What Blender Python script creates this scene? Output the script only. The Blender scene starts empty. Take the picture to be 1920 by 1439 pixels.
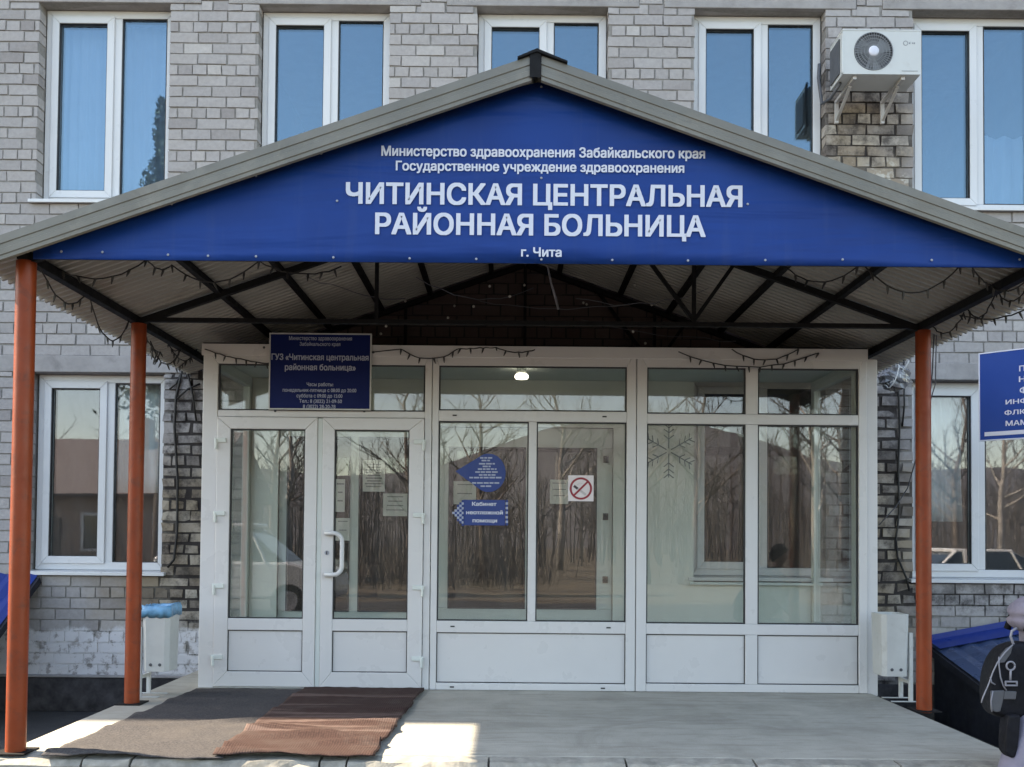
import bpy, math, random
from mathutils import Matrix, Vector

random.seed(7)
SC = bpy.context.scene
COL = SC.collection
rad = math.radians

# ------------------------------------------------------------------ camera
F, PX, PY = 1750.0, 956.0, 964.0            # focal length and principal point in photo pixels (1920 wide)
PITCH, ROLL = rad(1.5), rad(0.5)
CAM = Vector((0.0, -8.3, 1.56))
cam_d = bpy.data.cameras.new('camera')
cam = bpy.data.objects.new('camera', cam_d)
COL.objects.link(cam)
cam.matrix_world = Matrix.Translation(CAM) @ Matrix.Rotation(rad(90) + PITCH, 4, 'X') @ Matrix.Rotation(ROLL, 4, 'Z')
cam_d.sensor_fit = 'HORIZONTAL'
cam_d.sensor_width = 36.0
cam_d.lens = F / 1920 * 36
cam_d.shift_x = (960 - PX) / 1920
cam_d.shift_y = (PY - 719.5) / 1920
cam_d.clip_start = 0.05
cam_d.clip_end = 2000
SC.camera = cam

# ------------------------------------------------------------------ light
SUN_DIR = Vector((-1.03, 0.21, 1.0)).normalized()      # towards the sun: left and slightly behind the facade
elev = math.asin(SUN_DIR.z)
azim = math.atan2(SUN_DIR.x, SUN_DIR.y)
world = bpy.data.worlds.new('World')
SC.world = world
world.use_nodes = True
wn = world.node_tree
bg = wn.nodes['Background']
sky = wn.nodes.new('ShaderNodeTexSky')
sky.sky_type = 'NISHITA'
sky.sun_disc = False
sky.sun_elevation = elev
sky.sun_rotation = azim
sky.air_density = 1.0
sky.dust_density = 0.7
sky.ozone_density = 1.0
wn.links.new(sky.outputs[0], bg.inputs[0])
bg.inputs[1].default_value = 0.15
sun_d = bpy.data.lights.new('sun', 'SUN')
sun_d.energy = 4.0
sun_d.angle = rad(0.53)
sun_d.color = (1.0, 0.95, 0.87)
sun = bpy.data.objects.new('sun', sun_d)
COL.objects.link(sun)
sun.rotation_euler = (-SUN_DIR).to_track_quat('-Z', 'Y').to_euler()
SC.view_settings.view_transform = 'Standard'
SC.view_settings.look = 'None'
SC.view_settings.exposure = 2.15
SC.view_settings.gamma = 1.0
SC.view_settings.use_curve_mapping = False
SC.view_settings.use_white_balance = True
SC.view_settings.white_balance_temperature = 8250
SC.view_settings.white_balance_tint = 10
SC.cycles.max_bounces = 10
SC.cycles.transparent_max_bounces = 24
SC.cycles.caustics_reflective = False
SC.cycles.caustics_refractive = False


def at(u, v, Y):
    """photo measurement: the point of the plane y = Y seen at photo pixel (u, v)"""
    a, b = (u - PX) / F, -(v - PY) / F
    c, s = math.cos(ROLL), math.sin(ROLL)
    a, b = a * c - b * s, a * s + b * c
    dy = math.cos(PITCH) - b * math.sin(PITCH)
    dz = math.sin(PITCH) + b * math.cos(PITCH)
    t = (Y - CAM.y) / dy
    return Vector((a * t, Y, CAM.z + dz * t))


# ------------------------------------------------------------------ materials
MATS = {}


def nd(nt, kind, **kw):
    n = nt.nodes.new(kind)
    for k, v in kw.items():
        setattr(n, k, v)
    return n


def new_mat(name):
    m = bpy.data.materials.new(name)
    m.use_nodes = True
    MATS[name] = m
    return m, m.node_tree, m.node_tree.nodes['Principled BSDF']


def math_node(nt, op, a, b=None, clamp=False):
    n = nd(nt, 'ShaderNodeMath', operation=op, use_clamp=clamp)
    for i, v in enumerate((a, b)):
        if v is None:
            continue
        if isinstance(v, (int, float)):
            n.inputs[i].default_value = v
        else:
            nt.links.new(v, n.inputs[i])
    return n.outputs[0]


def noise(nt, vec, scale, detail=4, rough=0.55, dist=0.0):
    n = nd(nt, 'ShaderNodeTexNoise')
    n.inputs['Scale'].default_value = scale
    n.inputs['Detail'].default_value = detail
    n.inputs['Roughness'].default_value = rough
    n.inputs['Distortion'].default_value = dist
    if vec is not None:
        nt.links.new(vec, n.inputs['Vector'])
    return n.outputs[0]


def ramp(nt, fac, stops):
    r = nd(nt, 'ShaderNodeValToRGB')
    el = r.color_ramp.elements
    el[0].position, el[0].color = stops[0][0], tuple(stops[0][1]) + (1,)
    el[1].position, el[1].color = stops[-1][0], tuple(stops[-1][1]) + (1,)
    for p, c in stops[1:-1]:
        e = el.new(p)
        e.color = tuple(c) + (1,)
    nt.links.new(fac, r.inputs[0])
    return r.outputs[0]


def mix(nt, fac, a, b, mode='MIX'):
    n = nd(nt, 'ShaderNodeMix', data_type='RGBA', blend_type=mode)
    for sock, v in ((n.inputs[0], fac), (n.inputs[6], a), (n.inputs[7], b)):
        if isinstance(v, (int, float)):
            sock.default_value = v
        elif isinstance(v, (tuple, list)):
            sock.default_value = tuple(v) + (1,)
        else:
            nt.links.new(v, sock)
    return n.outputs[2]


def mapr(nt, val, a, b, c=0.0, d=1.0):
    n = nd(nt, 'ShaderNodeMapRange')
    n.clamp = True
    nt.links.new(val, n.inputs[0])
    for i, v in enumerate((a, b, c, d)):
        n.inputs[i + 1].default_value = v
    return n.outputs[0]


def bump(nt, bsdf, height, strength=0.3, dist=0.01):
    b = nd(nt, 'ShaderNodeBump')
    b.inputs['Strength'].default_value = strength
    b.inputs['Distance'].default_value = dist
    nt.links.new(height, b.inputs['Height'])
    nt.links.new(b.outputs[0], bsdf.inputs['Normal'])


def pos(nt):
    return nd(nt, 'ShaderNodeNewGeometry').outputs['Position']


def plain(name, col, rough=0.6, metal=0.0, var=0.12, scale=6.0, bmp=0.0, bscale=60.0, dirt=None, spec=0.5, coat=0.0):
    """a surface of one colour with uneven tone, roughness and optional dirt blotches"""
    m, nt, b = new_mat(name)
    p = pos(nt)
    n1 = noise(nt, p, scale, 6, 0.62)
    lo = tuple(max(0, c * (1 - var)) for c in col)
    hi = tuple(min(1, c * (1 + var)) for c in col)
    c = ramp(nt, n1, [(0.3, lo), (0.7, hi)])
    if dirt:
        dcol, dscale, amount = dirt
        n2 = noise(nt, p, dscale, 8, 0.7, 0.6)
        c = mix(nt, mapr(nt, n2, 0.62 - amount, 0.78 - amount * 0.6, 0, 0.8), c, dcol)
    nt.links.new(c, b.inputs['Base Color'])
    nt.links.new(mapr(nt, noise(nt, p, scale * 2.3, 4), 0.3, 0.7, max(0.03, rough - 0.1), min(1, rough + 0.1)), b.inputs['Roughness'])
    b.inputs['Metallic'].default_value = metal
    b.inputs['Specular IOR Level'].default_value = spec
    b.inputs['Coat Weight'].default_value = coat
    if bmp:
        bump(nt, b, noise(nt, p, bscale, 5, 0.6), bmp, 0.004)
    return m


def glass(name, r0, tint, rough=0.0, gloss=(0.95, 0.98, 1.0), dust=0.0):
    m = bpy.data.materials.new(name)
    m.use_nodes = True
    MATS[name] = m
    nt = m.node_tree
    nt.nodes.remove(nt.nodes['Principled BSDF'])
    out = nt.nodes['Material Output']
    tr = nd(nt, 'ShaderNodeBsdfTransparent')
    tr.inputs[0].default_value = tuple(tint) + (1,)
    gl = nd(nt, 'ShaderNodeBsdfGlossy')
    gl.inputs['Roughness'].default_value = rough
    gl.inputs[0].default_value = tuple(gloss) + (1,)
    lw = nd(nt, 'ShaderNodeLayerWeight')
    lw.inputs[0].default_value = 0.5
    f5 = math_node(nt, 'POWER', lw.outputs['Facing'], 4.0)
    fac = math_node(nt, 'ADD', math_node(nt, 'MULTIPLY', f5, 1 - r0), r0, True)
    # panes are never perfectly flat
    bn = nd(nt, 'ShaderNodeBump')
    bn.inputs['Strength'].default_value = 0.05
    bn.inputs['Distance'].default_value = 0.02
    nt.links.new(noise(nt, pos(nt), 1.3, 1), bn.inputs['Height'])
    nt.links.new(bn.outputs[0], gl.inputs['Normal'])
    mx = nd(nt, 'ShaderNodeMixShader')
    nt.links.new(fac, mx.inputs[0])
    nt.links.new(tr.outputs[0], mx.inputs[1])
    nt.links.new(gl.outputs[0], mx.inputs[2])
    last = mx
    if dust:
        # a film of dust in uneven streaks
        df = nd(nt, 'ShaderNodeBsdfDiffuse')
        df.inputs[0].default_value = (0.6, 0.59, 0.57, 1)
        mp = nd(nt, 'ShaderNodeMapping')
        mp.inputs['Scale'].default_value = (2.0, 2.0, 0.5)
        nt.links.new(pos(nt), mp.inputs[0])
        d = mapr(nt, noise(nt, mp.outputs[0], 3.0, 6, 0.65), 0.3, 0.75, dust * 0.4, dust * 2.2)
        last = nd(nt, 'ShaderNodeMixShader')
        nt.links.new(d, last.inputs[0])
        nt.links.new(mx.outputs[0], last.inputs[1])
        nt.links.new(df.outputs[0], last.inputs[2])
    nt.links.new(last.outputs[0], out.inputs[0])
    return m


def region(nt, x, z, x0, x1, z0, z1, soft, wob):
    """soft mask of a stained patch of the facade with a ragged outline"""
    xs = math_node(nt, 'ADD', x, wob)
    zs = math_node(nt, 'ADD', z, wob)
    parts = [mapr(nt, xs, x0 - soft, x0 + soft), mapr(nt, xs, x1 - soft, x1 + soft, 1, 0),
             mapr(nt, zs, z0 - soft, z0 + soft), mapr(nt, zs, z1 - soft, z1 + soft, 1, 0)]
    r = parts[0]
    for q in parts[1:]:
        r = math_node(nt, 'MULTIPLY', r, q)
    return r


def add_all(nt, items):
    r = items[0]
    for q in items[1:]:
        r = math_node(nt, 'MAXIMUM', r, q)
    return r


def brick_mats():
    for nm in ('brick', 'mortar'):
        m, nt, b = new_mat(nm)
        p = pos(nt)
        sep = nd(nt, 'ShaderNodeSeparateXYZ')
        nt.links.new(p, sep.inputs[0])
        x, z = sep.outputs[0], sep.outputs[2]
        wob = math_node(nt, 'MULTIPLY', math_node(nt, 'SUBTRACT', noise(nt, p, 3.5, 6, 0.7), 0.5), 0.7)
        fine = noise(nt, p, 26, 6, 0.65)
        isl = nd(nt, 'ShaderNodeNewGeometry').outputs['Random Per Island']
        if nm == 'brick':
            c = ramp(nt, isl, [(0.0, (0.275, 0.255, 0.25)), (0.08, (0.33, 0.312, 0.308)), (0.5, (0.355, 0.337, 0.332)), (0.92, (0.38, 0.358, 0.35)), (1.0, (0.44, 0.418, 0.40))])
            c = mix(nt, 0.4, c, ramp(nt, fine, [(0.25, (0.32, 0.32, 0.32)), (0.75, (0.66, 0.66, 0.66))]), 'OVERLAY')
            c = mix(nt, mapr(nt, noise(nt, p, 1.1, 5), 0.5, 0.75, 0, 0.3), c, (0.31, 0.29, 0.27))
        else:
            c = ramp(nt, fine, [(0.3, (0.215, 0.205, 0.195)), (0.7, (0.295, 0.283, 0.268))])
        # yellowed bricks below the air conditioner and beside the porch
        tan = add_all(nt, [region(nt, x, z, 2.78, 3.62, 4.3, 5.6, 0.15, wob), region(nt, x, z, 3.1, 3.66, 0.7, 2.3, 0.10, wob),
                           region(nt, x, z, -3.6, -2.3, 0.7, 2.2, 0.25, wob)])
        tcol = (0.33, 0.275, 0.205) if nm == 'brick' else (0.10, 0.085, 0.07)
        if nm == 'brick':
            tan = math_node(nt, 'MULTIPLY', tan, mapr(nt, noise(nt, nd(nt, 'ShaderNodeCombineXYZ').outputs[0] if False else p, 2.2, 3), 0.35, 0.55, 0.5, 1.0))
            tcol = ramp(nt, isl, [(0.0, (0.10, 0.075, 0.05)), (0.25, (0.24, 0.18, 0.115)), (0.7, (0.35, 0.285, 0.20)), (1.0, (0.40, 0.35, 0.28))])
        c = mix(nt, math_node(nt, 'MULTIPLY', tan, 0.8), c, tcol)
        # pale scaled bricks low on the pier under the air conditioner
        if nm == 'brick':
            pale = math_node(nt, 'MULTIPLY', region(nt, x, z, 2.9, 3.55, 4.2, 4.95, 0.12, wob), mapr(nt, noise(nt, p, 9, 5, 0.7), 0.53, 0.6))
            c = mix(nt, pale, c, (0.5, 0.48, 0.43))
        # soot and damp round the porch
        soot = add_all(nt, [region(nt, x, z, -3.06, -2.2, 0.75, 3.1, 0.06, wob), region(nt, x, z, 2.9, 3.50, 0.3, 2.95, 0.08, wob),
                            region(nt, x, z, 2.8, 3.6, 5.0, 6.1, 0.12, wob), region(nt, x, z, 3.3, 5.2, 0.95, 1.25, 0.1, wob)])
        sfac = math_node(nt, 'MULTIPLY', soot, mapr(nt, noise(nt, p, 7, 6, 0.7), 0.42, 0.62, 0.0 if nm == 'brick' else 0.85, 0.8 if nm == 'brick' else 1.0))
        c = mix(nt, sfac, c, (0.035, 0.03, 0.03))
        # brickwork inside the canopy roof, tinted a much darker red-brown
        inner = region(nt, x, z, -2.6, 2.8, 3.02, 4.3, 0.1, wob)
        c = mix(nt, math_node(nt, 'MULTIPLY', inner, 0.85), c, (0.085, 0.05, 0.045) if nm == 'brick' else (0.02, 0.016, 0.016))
        # flaking whitewash on the lowest courses left of the porch
        wz = math_node(nt, 'ADD', z, math_node(nt, 'MULTIPLY', wob, 0.35))
        ww = math_node(nt, 'MULTIPLY', mapr(nt, wz, 0.74, 0.70), mapr(nt, x, 2.6, 2.4))
        ww = math_node(nt, 'MULTIPLY', ww, mapr(nt, noise(nt, p, 8, 7, 0.72), 0.41, 0.48))
        c = mix(nt, ww, c, (0.62, 0.61, 0.62))
        nt.links.new(c, b.inputs['Base Color'])
        b.inputs['Roughness'].default_value = 0.92
        b.inputs['Specular IOR Level'].default_value = 0.2
        bump(nt, b, fine, 0.5, 0.004)


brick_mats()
plain('concrete_lintel', (0.30, 0.285, 0.28), 0.9, var=0.18, scale=5, bmp=0.5, bscale=45, dirt=((0.16, 0.15, 0.15), 2.5, 0.08))
plain('plinth_stone', (0.045, 0.042, 0.045), 0.95, var=0.6, scale=9, bmp=1.0, bscale=18)
plain('pvc', (0.64, 0.63, 0.625), 0.33, var=0.02, scale=2, dirt=((0.60, 0.58, 0.56), 2.2, 0.04))
plain('pvc_upper', (0.62, 0.63, 0.64), 0.35, var=0.02, scale=3)
plain('pvc_inner', (0.64, 0.68, 0.65), 0.4, var=0.04, scale=3)
plain('gasket', (0.03, 0.03, 0.032), 0.6)
plain('plaster_green', (0.70, 0.725, 0.675), 0.85, var=0.05, scale=2.5)
plain('ceiling_paint', (0.56, 0.62, 0.60), 0.8, var=0.05)
plain('room_paint', (0.28, 0.27, 0.25), 0.9, var=0.1)
plain('floor_tile', (0.28, 0.26, 0.24), 0.5, var=0.15)
plain('roof_metal', (0.37, 0.362, 0.335), 0.45, metal=0.15, var=0.10, scale=3, dirt=((0.26, 0.24, 0.2), 2.2, 0.06))
plain('verge_metal', (0.165, 0.155, 0.13), 0.45, metal=0.2, var=0.12, scale=4, dirt=((0.24, 0.22, 0.18), 3.0, 0.08))
plain('black_steel', (0.006, 0.006, 0.007), 0.7, var=0.4, scale=8, spec=0.25)
plain('orange_paint', (0.25, 0.042, 0.011), 0.45, spec=0.3, var=0.14, scale=5, dirt=((0.12, 0.035, 0.02), 9, 0.10), bmp=0.15, bscale=30)
plain('zinc', (0.33, 0.35, 0.40), 0.5, metal=0.3)
plain('white_print', (0.60, 0.62, 0.70), 0.5, var=0.02)
plain('dull_print', (0.36, 0.40, 0.52), 0.5, var=0.02)  # duller grey-blue print than the white one
plain('sign_blue', (0.002, 0.010, 0.085), 0.5, var=0.08, scale=2, spec=0.2)
plain('board_blue', (0.004, 0.048, 0.25), 0.5, var=0.05, scale=2, spec=0.25)
plain('sticker_blue', (0.006, 0.036, 0.20), 0.4, var=0.05)
plain('paper', (0.60, 0.60, 0.56), 0.8, var=0.04)
plain('paper_print', (0.25, 0.25, 0.25), 0.8, var=0.1)
plain('sign_white', (0.75, 0.68, 0.68), 0.5, var=0.03)
plain('prohibition_red', (0.30, 0.02, 0.035), 0.5, var=0.05)
plain('smoke_grey', (0.5, 0.46, 0.46), 0.6)
plain('dark_print', (0.06, 0.04, 0.05), 0.6)
plain('frost', (0.13, 0.14, 0.14), 0.8)
plain('bin_paint', (0.50, 0.51, 0.50), 0.5, var=0.07, scale=6, dirt=((0.35, 0.34, 0.32), 8, 0.04))
plain('blue_bag', (0.14, 0.38, 0.62), 0.35, var=0.25, scale=18, spec=0.6)
plain('clear_bag', (0.15, 0.155, 0.17), 0.25, var=0.5, scale=14, spec=0.8)
plain('cable_black', (0.014, 0.013, 0.013), 0.6)
plain('cable_grey', (0.12, 0.125, 0.15), 0.6)
plain('bulb_plastic', (0.03, 0.03, 0.028), 0.4)
plain('bulb_pale', (0.5, 0.48, 0.46), 0.3)
plain('ac_white', (0.52, 0.54, 0.53), 0.4, var=0.03, dirt=((0.45, 0.45, 0.42), 5, 0.02))
plain('ac_grille', (0.22, 0.235, 0.25), 0.5)
plain('ac_dark', (0.075, 0.08, 0.09), 0.6)
plain('steel_bracket', (0.48, 0.47, 0.46), 0.5, metal=0.1)
plain('rust_metal', (0.22, 0.20, 0.17), 0.7)
plain('blue_sheet', (0.006, 0.035, 0.22), 0.35, var=0.10, scale=3, metal=0.1)
plain('weathered_blue_sheet', (0.045, 0.075, 0.155), 0.3, var=0.2, scale=3, dirt=((0.03, 0.05, 0.10), 3, 0.06))
plain('dark_timber', (0.012, 0.013, 0.022), 0.85, var=0.5)
plain('mauve_cloth', (0.205, 0.185, 0.23), 0.85, var=0.12, scale=14, bmp=0.35, bscale=70)
plain('trouser_cloth', (0.19, 0.18, 0.235), 0.85, var=0.12, scale=10, bmp=0.35, bscale=60)
plain('bag_black', (0.005, 0.0055, 0.009), 0.7, var=0.5, scale=20, bmp=0.4, bscale=60, spec=0.25)
plain('bag_grey', (0.075, 0.078, 0.088), 0.55, var=0.15, scale=12)
plain('bag_piping', (0.22, 0.22, 0.25), 0.4, var=0.1)
plain('skin', (0.50, 0.31, 0.23), 0.5, var=0.05)
plain('hair', (0.03, 0.02, 0.014), 0.8, spec=0.2)
plain('shoe', (0.02, 0.02, 0.022), 0.5)
plain('curtain_cloth', (0.78, 0.78, 0.79), 0.9, var=0.06)
plain('kerb_stone', (0.30, 0.283, 0.245), 0.95, var=0.3, scale=12, bmp=1.0, bscale=40)
plain('house_wall', (0.35, 0.27, 0.22), 0.9, var=0.1)
plain('house_roof', (0.17, 0.14, 0.135), 0.8, var=0.2)
plain('bark', (0.17, 0.14, 0.12), 0.9, var=0.4, scale=4)
plain('birch_bark', (0.34, 0.31, 0.28), 0.9, var=0.4, scale=3)
plain('twig', (0.12, 0.108, 0.10), 0.9, var=0.3, scale=4)
plain('pine_leaf', (0.05, 0.075, 0.04), 0.8, var=0.4, scale=3)
plain('car_silver', (0.62, 0.64, 0.66), 0.3, metal=0.2, var=0.02, coat=0.5)
plain('car_white', (0.75, 0.75, 0.75), 0.3, var=0.02, coat=0.5)
plain('car_glass', (0.015, 0.02, 0.025), 0.08, var=0.1, spec=0.8)
plain('tyre_rubber', (0.015, 0.015, 0.015), 0.8)
plain('hill_wood', (0.105, 0.10, 0.105), 1.0, var=0.25, scale=0.05)
glass('door_glass', 0.058, (0.925, 0.945, 0.93), 0.003, (1.0, 0.95, 1.0), 0.014)
glass('upper_glass', 0.21, (0.66, 0.74, 0.80), 0.01, (0.44, 0.66, 0.80), 0.012)
glass('low_glass', 0.085, (0.82, 0.87, 0.87), 0.015, (1.0, 0.95, 1.0), 0.02)
glass('inner_glass', 0.05, (0.62, 0.60, 0.56))


def emit_mat():
    m, nt, b = new_mat('lamp_glow')
    b.inputs['Base Color'].default_value = (0.9, 0.92, 0.92, 1)
    b.inputs['Emission Color'].default_value = (1, 0.98, 0.95, 1)
    b.inputs['Emission Strength'].default_value = 1.6


emit_mat()


def special_mats():
    # vinyl banner: printed blue, slack creases catch the sky
    m, nt, b = new_mat('banner_blue')
    p = pos(nt)
    c = ramp(nt, noise(nt, p, 1.6, 3), [(0.3, (0.003, 0.035, 0.185)), (0.7, (0.004, 0.049, 0.245))])
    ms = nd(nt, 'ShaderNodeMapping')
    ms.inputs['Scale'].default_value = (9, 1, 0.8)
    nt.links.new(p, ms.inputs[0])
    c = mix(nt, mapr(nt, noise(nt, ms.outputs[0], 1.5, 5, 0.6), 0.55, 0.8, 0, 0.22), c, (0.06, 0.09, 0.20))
    nt.links.new(c, b.inputs['Base Color'])
    b.inputs['Roughness'].default_value = 0.5
    b.inputs['Specular IOR Level'].default_value = 0.22
    mp = nd(nt, 'ShaderNodeMapping')
    mp.inputs['Rotation'].default_value = (0, rad(28), 0)
    mp.inputs['Scale'].default_value = (0.5, 1, 3.0)
    nt.links.new(p, mp.inputs[0])
    bump(nt, b, noise(nt, mp.outputs[0], 1.7, 3, 0.5, 0.5), 0.55, 0.05)
    # worn concrete of the porch floor
    m, nt, b = new_mat('porch_concrete')
    p = pos(nt)
    c = ramp(nt, noise(nt, p, 2.2, 8, 0.65), [(0.28, (0.32, 0.30, 0.255)), (0.5, (0.41, 0.388, 0.335)), (0.75, (0.485, 0.46, 0.40))])
    mp = nd(nt, 'ShaderNodeMapping')
    mp.inputs['Scale'].default_value = (0.6, 4.0, 1)
    nt.links.new(p, mp.inputs[0])
    c = mix(nt, mapr(nt, noise(nt, mp.outputs[0], 3, 6, 0.7, 0.4), 0.50, 0.70, 0, 0.6), c, (0.23, 0.21, 0.18))
    c = mix(nt, mapr(nt, noise(nt, p, 1.1, 7, 0.7, 1.0), 0.52, 0.66, 0, 0.45), c, (0.26, 0.24, 0.20))
    c = mix(nt, mapr(nt, noise(nt, p, 45, 4, 0.7), 0.60, 0.72, 0, 0.35), c, (0.13, 0.12, 0.11))
    nt.links.new(c, b.inputs['Base Color'])
    b.inputs['Roughness'].default_value = 0.85
    c2 = noise(nt, p, 120, 3, 0.6)
    bump(nt, b, math_node(nt, 'ADD', noise(nt, p, 40, 6, 0.7), c2), 0.7, 0.005)
    # forecourt asphalt and the dry grass beyond it
    m, nt, b = new_mat('ground_mix')
    p = pos(nt)
    sep = nd(nt, 'ShaderNodeSeparateXYZ')
    nt.links.new(p, sep.inputs[0])
    asp = ramp(nt, noise(nt, p, 1.4, 9, 0.7), [(0.3, (0.032, 0.031, 0.034)), (0.6, (0.06, 0.058, 0.058)), (0.8, (0.10, 0.097, 0.093))])
    asp = mix(nt, mapr(nt, noise(nt, p, 60, 3, 0.7), 0.58, 0.72, 0, 0.5), asp, (0.14, 0.135, 0.13))
    dirt = ramp(nt, noise(nt, p, 0.9, 8, 0.7), [(0.3, (0.07, 0.055, 0.04)), (0.55, (0.135, 0.11, 0.08)), (0.8, (0.20, 0.165, 0.12))])
    edge = math_node(nt, 'ADD', sep.outputs[1], math_node(nt, 'MULTIPLY', noise(nt, p, 0.35, 5), 4.0))
    far = mapr(nt, edge, -15.0, -14.4, 1, 0)
    nt.links.new(mix(nt, far, asp, dirt), b.inputs['Base Color'])
    b.inputs['Roughness'].default_value = 0.92
    bump(nt, b, noise(nt, p, 40, 6, 0.7), 0.6, 0.01)
    # the two runners on the floor
    for nm, base, hi, ribs in (('grey_carpet', (0.036, 0.034, 0.038), (0.105, 0.098, 0.096), 0), ('brown_carpet', (0.036, 0.021, 0.019), (0.078, 0.045, 0.038), 1)):
        m, nt, b = new_mat(nm)
        p = pos(nt)
        c = ramp(nt, noise(nt, p, 85, 5, 0.75), [(0.35, base), (0.68, hi)])
        c = mix(nt, mapr(nt, noise(nt, p, 4, 6, 0.7), 0.5, 0.75, 0, 0.3), c, (0.13, 0.115, 0.105))
        if ribs:
            mp = nd(nt, 'ShaderNodeMapping')
            mp.inputs['Scale'].default_value = (0.35, 5.5, 1)
            nt.links.new(p, mp.inputs[0])
            c = mix(nt, mapr(nt, noise(nt, mp.outputs[0], 1.6, 4, 0.6, 0.3), 0.56, 0.66, 0, 0.55), c, (0.19, 0.135, 0.12))  # lit wrinkle crests painted into the colour as pale cross stripes
        nt.links.new(c, b.inputs['Base Color'])
        b.inputs['Roughness'].default_value = 0.97
        b.inputs['Specular IOR Level'].default_value = 0.15
        h = noise(nt, p, 130, 4, 0.7)
        if ribs:
            w = nd(nt, 'ShaderNodeTexWave', wave_type='BANDS', bands_direction='X')
            w.inputs['Scale'].default_value = 22
            w.inputs['Distortion'].default_value = 1.5
            nt.links.new(p, w.inputs['Vector'])
            h = math_node(nt, 'ADD', h, w.outputs[1])
        bump(nt, b, h, 0.35 if ribs else 0.8, 0.004)


special_mats()


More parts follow.
